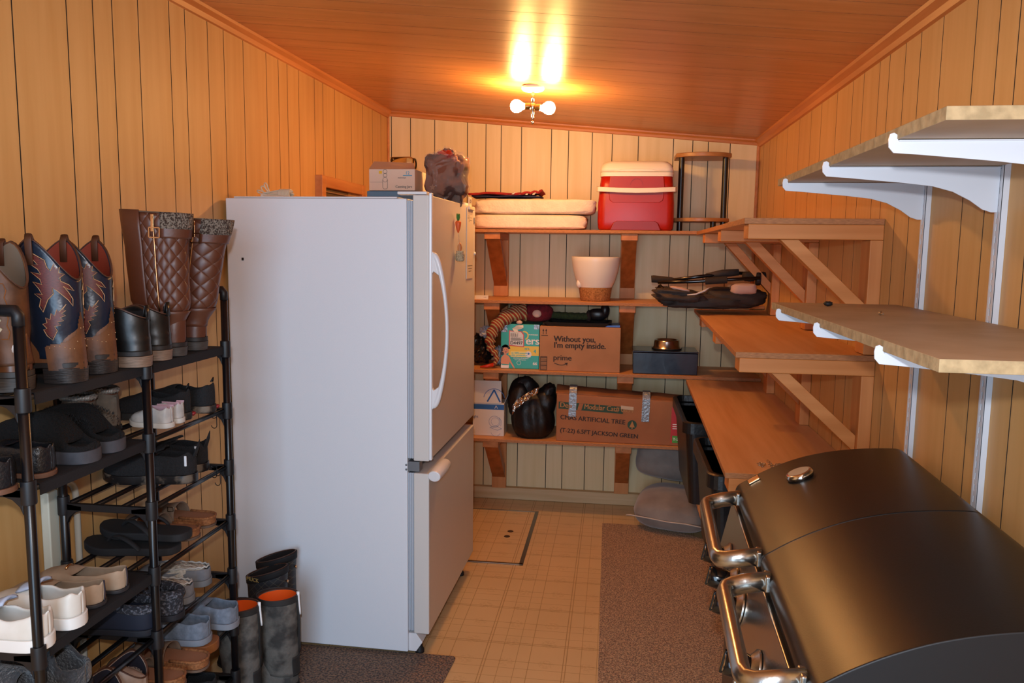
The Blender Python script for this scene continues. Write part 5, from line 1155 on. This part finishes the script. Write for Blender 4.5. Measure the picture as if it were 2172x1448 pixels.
# --- tier 3 far: black trainers with reflectors
def refl(t, L_, W, sh, side):
    for s in (1,):
        o = MB().box(.012, .019, W*.37*s-.001, W*.37*s+.003, sh+.028, sh+.058); o.build('reflector', M('reflector_white', 'd8dde2', .25), t, bevel=.0015)
    b = MB(); b.tube([(.004, 0, sh+.05), (-.006, 0, sh+.075), (-.012, 0, sh+.098)], [.012, .009, .002], 10, flat=.4); b.build('heel_tab', m_knb, t, smooth=True)
    b = MB(); b.sgrid(lambda a, c: (.085+.05*a, (-1+2*c)*.020, sh+.062+.018*(1-a)-.006*(2*c-1)**2), 6, 6); b.build('tongue', m_knb, t, smooth=True, solid=.004)
    b = MB()
    for k in range(5): b.tube([(.105+.018*k, -.02, sh+.062-.007*k), (.112+.018*k, 0, sh+.067-.007*k), (.105+.018*k, .02, sh+.062-.007*k)], .0018, 6)
    b.build('laces', blk, t, smooth=True)
pair(('black running shoe with white reflector and muddy sole, left of the pair', 'black running shoe with white reflector and muddy sole, right of the pair'), 'shoe', 'black running shoes', [(-1.180, 2.060), (-1.205, 2.165)], 3, dz=.0072, L_=.265, W=.095, sole_h=.026,
     vamp=((0, .06), (.3, .075), (.5, .062), (.75, .045), (1, .015)), collar=((0, .074), (.15, .055), (.35, .06), (1, .05)), t0=.02, t1=.42, m_up=m_knb, m_sole=M('muddy_gloss_rubber', '1a1819', .35, c2='6c6054', scale=26, contrast=(.5, .62)), drz=(.12, .0), extras=refl, spring=.01)
# --- tier 4 far: flip-flops, cork sandals
m_ff = M('eva_black', '1c1d20', .8)
def flip(label, loc, rz, extra=False):
    t = thing('flip_flop', label, 'flip-flop', loc, rz, 'thick black flip-flops')
    b = MB(); sole(b, .265, .10, .0005, .024, .002, 1, .012); b.build('sole', m_ff, t, bevel=.005, angle=60)
    b = MB()
    for s in (1, -1): b.tube(catm([(.205, .0, .026), (.185, s*.008, .042), (.15, s*.030, .050), (.11, s*.042, .036), (.09, s*.044, .018)], 4), [.004]+[.0075]*15+[.006]*1, 8, flat=.6)
    b.build('strap', m_ff, t, smooth=True)
    b = MB(); b.box(.14, .165, -.038, -.032, .040, .052); b.build('strap_logo', M('logo_silver', '8a8f96', .4, .5), t, bevel=.001)
    return t
flip('thick black flip-flop, upper one on the fourth tier', (-1.165, 1.985, TZ[4]+.040), pi-.03)
flip('thick black flip-flop lying underneath the other one', (-1.185, 1.965, TZ[4]+.0075), pi+.07)
m_cork = M('cork_footbed', 'a0683c', .8, c2='7c4a28', scale=160, bump=.3); m_tau = M('strap_taupe', '7a6655', .7); m_rim = M('suede_footbed', '9a6a4c', .9)
def sandal(label, loc, rz, group, side=1, scale=1.):
    t = thing('cork_sandal', label, 'sandal', loc, rz, group)
    b = MB(); sole(b, .255, .095, .0005, .008, .002, side, .004); b.build('outsole', M('outsole_brown', '6a5648', .7), t, bevel=.001, angle=60)
    b = MB(); sole(b, .252, .093, .008, .027, .001, side, .004); b.build('footbed', m_cork, t, bevel=.003, angle=60)
    b = MB(); o = outline(.245, .084, 0, side); b.prism([(x+.004, y_) for x, y_ in o], .0272, .0285); b.build('footbed_lining', m_rim, t)
    # raised cork rim around the heel
    b = MB(); pts = [(x, y_, .030) for x, y_ in outline(.252, .091, 0, side) if x < .10]; ups = [p_ for p_ in pts if p_[1] >= 0]; dns = [p_ for p_ in pts if p_[1] < 0]; b.tube(list(reversed(ups))+list(reversed(dns)), .0042, 8); b.build('heel_rim', m_cork, t, smooth=True)
    for x0_, x1_ in ((.105, .145), (.165, .205)):
        b = MB(); b.sgrid(lambda a, c, x0_=x0_, x1_=x1_: (x0_+(x1_-x0_)*a+.008*sin(pi*c), (.046)*cos(pi*c)*(1+.0*a), .018+.050*sin(pi*c)**.8*(1-.15*a)), 4, 18); b.build('strap', m_tau, t, smooth=True, solid=.0028)
    b = MB()
    for p_ in stroke([(.112, .050), (.130, .050), (.130, .064), (.112, .064), (.112, .050)], .002): b.prism(p_, .0345, .037, 'y')
    b.build('buckle', M('buckle_metal', '9a8f80', .3, 1.), t)
    b = MB(); b.tube(catm([(.03, .038, .03), (.02, .036, .06), (.016, .0, .073), (.02, -.036, .06), (.03, -.038, .03)], 4), .006, 8, flat=.35)
    return t
sandal('brown cork-soled sandal, left of the pair on the fourth tier', (-1.190, 2.075, TZ[4]+.0075), pi, 'brown cork sandals', 1)
sandal('brown cork-soled sandal, right of the pair on the fourth tier', (-1.195, 2.178, TZ[4]+.0075), pi, 'brown cork sandals', -1)
sandal('brown cork-soled sandal, left of the pair on the sixth tier', (-1.140, 1.888, TZ[6]+.0075), pi, 'brown cork sandals on the sixth tier', 1)
sandal('brown cork-soled sandal, right of the pair on the sixth tier', (-1.125, 1.985, TZ[6]+.0075), pi, 'brown cork sandals on the sixth tier', -1)
# --- tier 4 near: white sneakers, taupe flats
m_wl = M('white_leather', 'e6e2da', .45, c2='d8d2c6', scale=14); m_wi = M('pale_blue_lining', 'b9c4da', .8)
pair(('white leather sneaker with pale blue lining, left of the pair', 'white leather sneaker with pale blue lining, right of the pair'), 'shoe', 'white leather sneakers', [(-1.165, 1.435), (-1.160, 1.532)], 4, L_=.25, W=.092, sole_h=.028,
     vamp=((0, .055), (.3, .07), (.5, .055), (.75, .04), (1, .014)), collar=((0, .066), (.10, .050), (.3, .040), (.45, .056), (1, .05)), t0=.02, t1=.45, m_up=m_wl, m_sole=M('white_rubber_sole', 'ebe9e4', .45), m_in=m_wi, thick=.007,
     extras=lambda t, L_, W, sh, side: (MB().sgrid(lambda a, c: (.09+.055*a, (-1+2*c)*.024, sh+.060+.02*(1-a)-.010*(2*c-1)**2), 6, 8).build('tongue', m_wi, t, smooth=True, solid=.005)))
m_tp = M('taupe_suede', 'b09880', .8, c2='a08870', scale=24); m_inb = M('insole_black', '0c0b0c', .8)
def bit(t, L_, W, sh, side):
    b = MB(); b.tube([(.150, -.014, sh+.042), (.152, -.004, sh+.046), (.152, .004, sh+.046), (.150, .014, sh+.042)], .003, 8); b.build('gold_bit', m_gold, t, smooth=True)
    b = MB(); b.tube([(-.001, 0, sh+.0), (-.0035, 0, sh+.025), (-.002, 0, sh+.052)], .0016, 6); b.build('heel_seam', M('seam_navy', '23202e', .7), t, smooth=True)
pair(('taupe loafer flat with gold bit, left of the pair', 'taupe loafer flat with gold bit, right of the pair'), 'shoe', 'taupe loafer flats', [(-1.180, 1.632), (-1.176, 1.712)], 4, L_=.245, W=.082, sole_h=.010,
     vamp=((0, .05), (.45, .042), (.7, .042), (.85, .032), (1, .010)), collar=((0, .054), (.08, .046), (.3, .034), (.6, .032), (1, .03)), t0=.02, t1=.56, m_up=m_tp, m_sole=M('sole_dark_grey', '2e2c2e', .6), m_in=m_inb, extras=bit, thick=.003)
# --- tier 5 far: moccasins and navy slippers
m_mo = M('moccasin_grey', '7d7f84', .85, c2='6c6f76', scale=40); m_wf = M('white_fleece', 'd8d0c2', 1., c2='bdb3a4', scale=90, bump=.9, bscale=90)
def moc(t, L_, W, sh, side):
    b = MB(); n = 26; pts = []
    for k in range(n): q = -1+2*k/(n-1); pts.append((.006+.15*(q*q)**.9, .036*math.copysign(abs(q)**.6, q), sh+.036+.004*(k % 2)))
    b.tube(pts, .0028, 6); b.build('whip_stitch', M('stitch_pale', 'c9c6c0', .7), t, smooth=True)
    b = MB(); b.lump((.10, 0, sh+.020), (.085, .034, .022), .25, 6, 3, 26, 14, e=.8); b.build('fleece_lining', m_wf, t, smooth=True)
pair(('grey moccasin slipper with white fleece lining, left of the pair', 'grey moccasin slipper with white fleece lining, right of the pair'), 'slipper', 'grey moccasin slippers', [(-1.190, 2.040), (-1.200, 2.155)], 5, dz=.0075, L_=.235, W=.092, sole_h=.020,
     vamp=((0, .036), (.4, .05), (.6, .055), (.8, .04), (1, .014)), collar=((0, .036), (.5, .034), (1, .03)), t0=.02, t1=.62, m_up=m_mo, m_sole=M('sole_mid_grey', '77787a', .8), m_in=m_wf, extras=moc, drz=(.22, .18))
m_nv = M('slipper_navy', '151b2c', .8); m_kn = M('grey_black_knit', '2b2c33', 1., c2='6c6e78', scale=130, bump=.9, bscale=130, contrast=(.5, .64))
def ncuff(t, L_, W, sh, side):
    b = MB(); n = 22; pts = []
    for k in range(n+1):
        a = k*2*pi/n; pts.append((.062+.055*cos(a), .034*sin(a), sh+.056+.004*cos(a)))
    b.tube(pts, .013, 10, cap=False); b.build('knit_cuff', m_kn, t, smooth=True)
    b = MB(); b.tube([(.155, -.034, sh+.028), (.165, -.018, sh+.046), (.168, 0, sh+.052), (.165, .018, sh+.046), (.155, .034, sh+.028)], .002, 6); b.build('white_stitch', M('stitch_pale', 'c9c6c0', .7), t, smooth=True)
for (x, y_), lb in (((-1.186, 1.848), 'navy slipper with grey knit cuff, nearer one on the fifth tier'), ((-1.165, 1.935), 'navy slipper with grey knit cuff, farther one on the fifth tier')):
    shoe(None, lb, 'slipper', 'navy knit-cuff slippers', (x, y_, TZ[5]+.0075), pi, L_=.265, W=.094, sole_h=.018, vamp=((0, .05), (.3, .06), (.5, .056), (.75, .042), (1, .012)), collar=((0, .052), (1, .05)), t0=.02, t1=.42, m_up=m_kn if y_ > 1.9 else m_nv, m_sole=M('sole_navy_black', '1b1c24', .7), m_in=m_inb, extras=ncuff)
# --- tier 6 far: grey clogs on a second cork pair, tier 7: black shoes
m_cl = M('clog_blue_grey', '7d8796', .85, c2='6a7482', scale=60, bump=.3)
m_slab = M('clog_wood', '9a6030', .6, c2='7c4822', scale=10)
for (x, y_, rz_), lb in (((-1.150, 2.085, pi), 'flat wood-soled clog lying under the blue-grey clogs'),):
    t = thing('wooden_sole_shoe', lb, 'shoe', (x, y_, TZ[6]+.0075), rz_); b = MB(); sole(b, .25, .11, .0005, .028, .002, 1, .004); b.build('wood_sole', m_slab, t, bevel=.003, angle=60)
    b = MB(); b.sgrid(lambda a, c: (.12+.10*a, .050*cos(pi*c), .02+.035*sin(pi*c)*(1-.4*a)), 5, 14); b.build('strap', m_tau, t, smooth=True, solid=.003)
pair(('blue-grey suede clog with ridged sole, left of the pair', 'blue-grey suede clog with ridged sole, right one next to the camouflage boots'), 'clog', 'blue-grey clogs', [(-1.165, 2.075), (-1.130, 2.178)], TZ[6]+.036, dz=.0005, L_=.235, W=.098, sole_h=.020,
     vamp=((0, .05), (.35, .062), (.55, .062), (.8, .045), (1, .014)), collar=((0, .055), (.2, .048), (.4, .055), (1, .05)), t0=.02, t1=.42, m_up=m_cl, m_sole=M('clog_sole', '868c96', .8), m_in=M('fleece_grey', '8e8d8a', 1.), thick=.005)
pair(('black trainer at the left on the seventh rack tier', 'black trainer at the right on the seventh rack tier'), 'shoe', 'black trainers on the seventh tier', [(-1.150, 1.96), (-1.155, 2.08)], 7, dz=.0075, L_=.255, W=.094, sole_h=.024,
     vamp=((0, .06), (.3, .07), (.5, .06), (.75, .045), (1, .015)), collar=((0, .062), (.2, .055), (1, .05)), t0=.02, t1=.42, m_up=m_knb, m_sole=blk, m_in=m_inb)
# --- tier 6 near: taupe ankle boots; tier 5 near: grey fuzzy slippers and a pale shoe tree
for (x, y_), lb in (((-1.165, 1.652), 'taupe ankle boot with dark lining, left one low on the rack'), ((-1.155, 1.742), 'taupe ankle boot with dark lining, right one low on the rack')):
    boot(lb, 'taupe ankle boots', (x, y_, TZ[6]+.0095), pi, .24, .085, .150, .055, .043, M('taupe_boot_suede', 'a08878', .85, c2='8f7868', scale=30), M('taupe_boot_suede', 'a08878', .85), blk, M('lining_purple_black', '17121e', .9), .02, cx=.06, dip=.035, shaft_z=.085, tops='scallop', flare=1.0)
m_gf = M('grey_fuzz', '3c3e42', 1., c2='2c2d30', scale=120, bump=.9, bscale=120, sheen=.4)
pair(('grey fuzzy slipper on the near column below the white sneakers, left', 'grey fuzzy slipper on the near column below the white sneakers, right'), 'slipper', 'grey fuzzy slippers', [(-1.175, 1.445), (-1.180, 1.56)], 5, dz=.0075, L_=.25, W=.11, sole_h=.02,
     vamp=((0, .05), (.3, .10), (.6, .10), (.85, .07), (1, .03)), collar=((0, .05), (.2, .05), (1, .05)), t0=.02, t1=.25, m_up=m_gf, m_sole=blk, m_in=m_gf, full=2., thick=.010)
t = thing('white_plastic_clip', 'small pale plastic piece between fuzzy slippers and taupe boots', 'clip', (-1.150, 1.617, TZ[6]+.0095)); b = MB(); b.box(-.02, .028, -.008, .008, .0005, .115); b.box(-.02, .05, -.008, .008, .115, .130); b.build('clip_body', M('pale_blue_plastic', 'a9b8c2', .4), t, bevel=.004)

# ---------------------------------------------------------------- rubber boots on the mat
m_camo = M('muddy_camouflage', '6a6660', .7, c2='3c3a38', scale=16, bump=.4, bscale=40, contrast=(.42, .58)); m_neo = M('neoprene_dark', '2c2b2a', .7); m_or = M('orange_lining', 'ff6410', .7)
def reflb(t, P, sft, ring, H, z0):
    b = MB(); pts = []
    for k in range(7): z = H+.012-.085*k/6; x, y_ = ring((z-z0)/(H-z0), pi+.05+.02*k); d = Vector((x-.07, y_, 0)).normalized()*.004; pts.append((x+d.x, y_+d.y, z))
    b.tube(pts, .0055, 8, flat=.5); b.build('reflective_tab', M('reflective_strip', 'ffffff', .3, spec=.8), t, smooth=True)
    def wrap(a0, a1, za, zb_, mat, nm, off=.002):
        b = MB()
        def f(a, c):
            th = a0+(a1-a0)*a; z = za+(zb_-za)*c; x, y_ = ring((z-z0)/(H-z0), th); d = Vector((x-.07, y_, 0)).normalized()*off; return (x+d.x, y_+d.y, z)
        b.sgrid(f, 24, 8); b.build(nm, mat, sft, smooth=True, solid=.002, soff=1)
    wrap(0, 2*pi, H-.020, H-.001, m_neo, 'neoprene_band'); wrap(pi-.1, pi+.5, .14, H-.02, m_neo, 'back_strip'); wrap(pi-.6, pi+.6, .06, .13, m_neo, 'ankle_patch')
MZ = .0085
for (x, y_, rz_), H_, lb in (((-1.152, 2.360, pi), .350, 'muddy camouflage rubber boot with orange lining, left of the pair'), ((-1.062, 2.468, pi), .345, 'muddy camouflage rubber boot with orange lining, right of the pair')):
    boot(lb, 'camouflage rubber boots', (x, y_, MZ), rz_, .29, .100, H_, .070, .054, m_camo, m_camo, blk, m_or, .018, cx=.070, dip=.012, tops='slant', extras=reflb, shaft_z=.11, flare=1.0, ankle=.88)
m_mk = bpy.data.materials.new('quilt_rubber'); m_mk.use_nodes = True; nt = m_mk.node_tree; N = nt.nodes; Lk = nt.links; bs = N['Principled BSDF']; bs.inputs['Roughness'].default_value = .5
tcn = N.new('ShaderNodeTexCoord'); mpn = N.new('ShaderNodeMapping'); mpn.inputs['Rotation'].default_value = (0, .78, 0); ckn = N.new('ShaderNodeTexBrick'); ckn.inputs['Scale'].default_value = 1; ckn.inputs['Color1'].default_value = lin('2a2b30'); ckn.inputs['Color2'].default_value = lin('2a2b30'); ckn.inputs['Mortar'].default_value = lin('5a5548'); ckn.inputs['Brick Width'].default_value = .02; ckn.inputs['Row Height'].default_value = .02; ckn.inputs['Mortar Size'].default_value = .0006; ckn.offset = 0
mpn.inputs['Rotation'].default_value = (pi/2, 0, .78); Lk.new(tcn.outputs['Object'], mpn.inputs[0]); Lk.new(mpn.outputs[0], ckn.inputs[0]); Lk.new(ckn.outputs[0], bs.inputs['Base Color'])
def muck(t, P, sft, ring, H, z0):
    b = MB()
    b.sgrid(lambda a, c: (lambda th, z: (lambda x, y_: (x+.003*cos(th), y_+.003*sin(th), z))(*ring((z-z0)/(H-z0), th)))(2*pi*a, P(a, 1.0)[2]-.024*(1-c)+.001), 40, 3); b.build('neoprene_collar', M('neoprene_black', '131316', .8), t, smooth=True, solid=.003, soff=1)
    x, y_ = ring(.95, pi-.1); MB().lathe([(.005, -.002), (.006, .0), (.004, .004)], 12, axis='x', c=(x-.006, y_, H-.055)).build('brass_snap', m_gold, t)
m_gl = M('logo_gold', 'a8925a', .5)
for (x, y_, rz_), H_, lb in (((-1.157, 2.598, pi), .390, 'tall black quilted rubber boot, front one against the fridge'), ((-1.165, 2.694, pi), .405, 'tall black quilted rubber boot, back one against the fridge')):
    o = boot(lb, 'black quilted rubber boots', (x, y_, MZ), rz_, .27, .092, H_, .068, .043, m_mk, blk, blk, M('lining_black', '1a1617', .9), .016, cx=.072, dip=.045, tops='slant', extras=muck, shaft_z=.11, flare=1.1, ankle=.85)
    if y_ < 2.62:
        tx = text('lettering', 'MUCK', o, (.132, .040, .345), (pi/2, 0, pi-.3), .020, m_gl, bold=.0005)
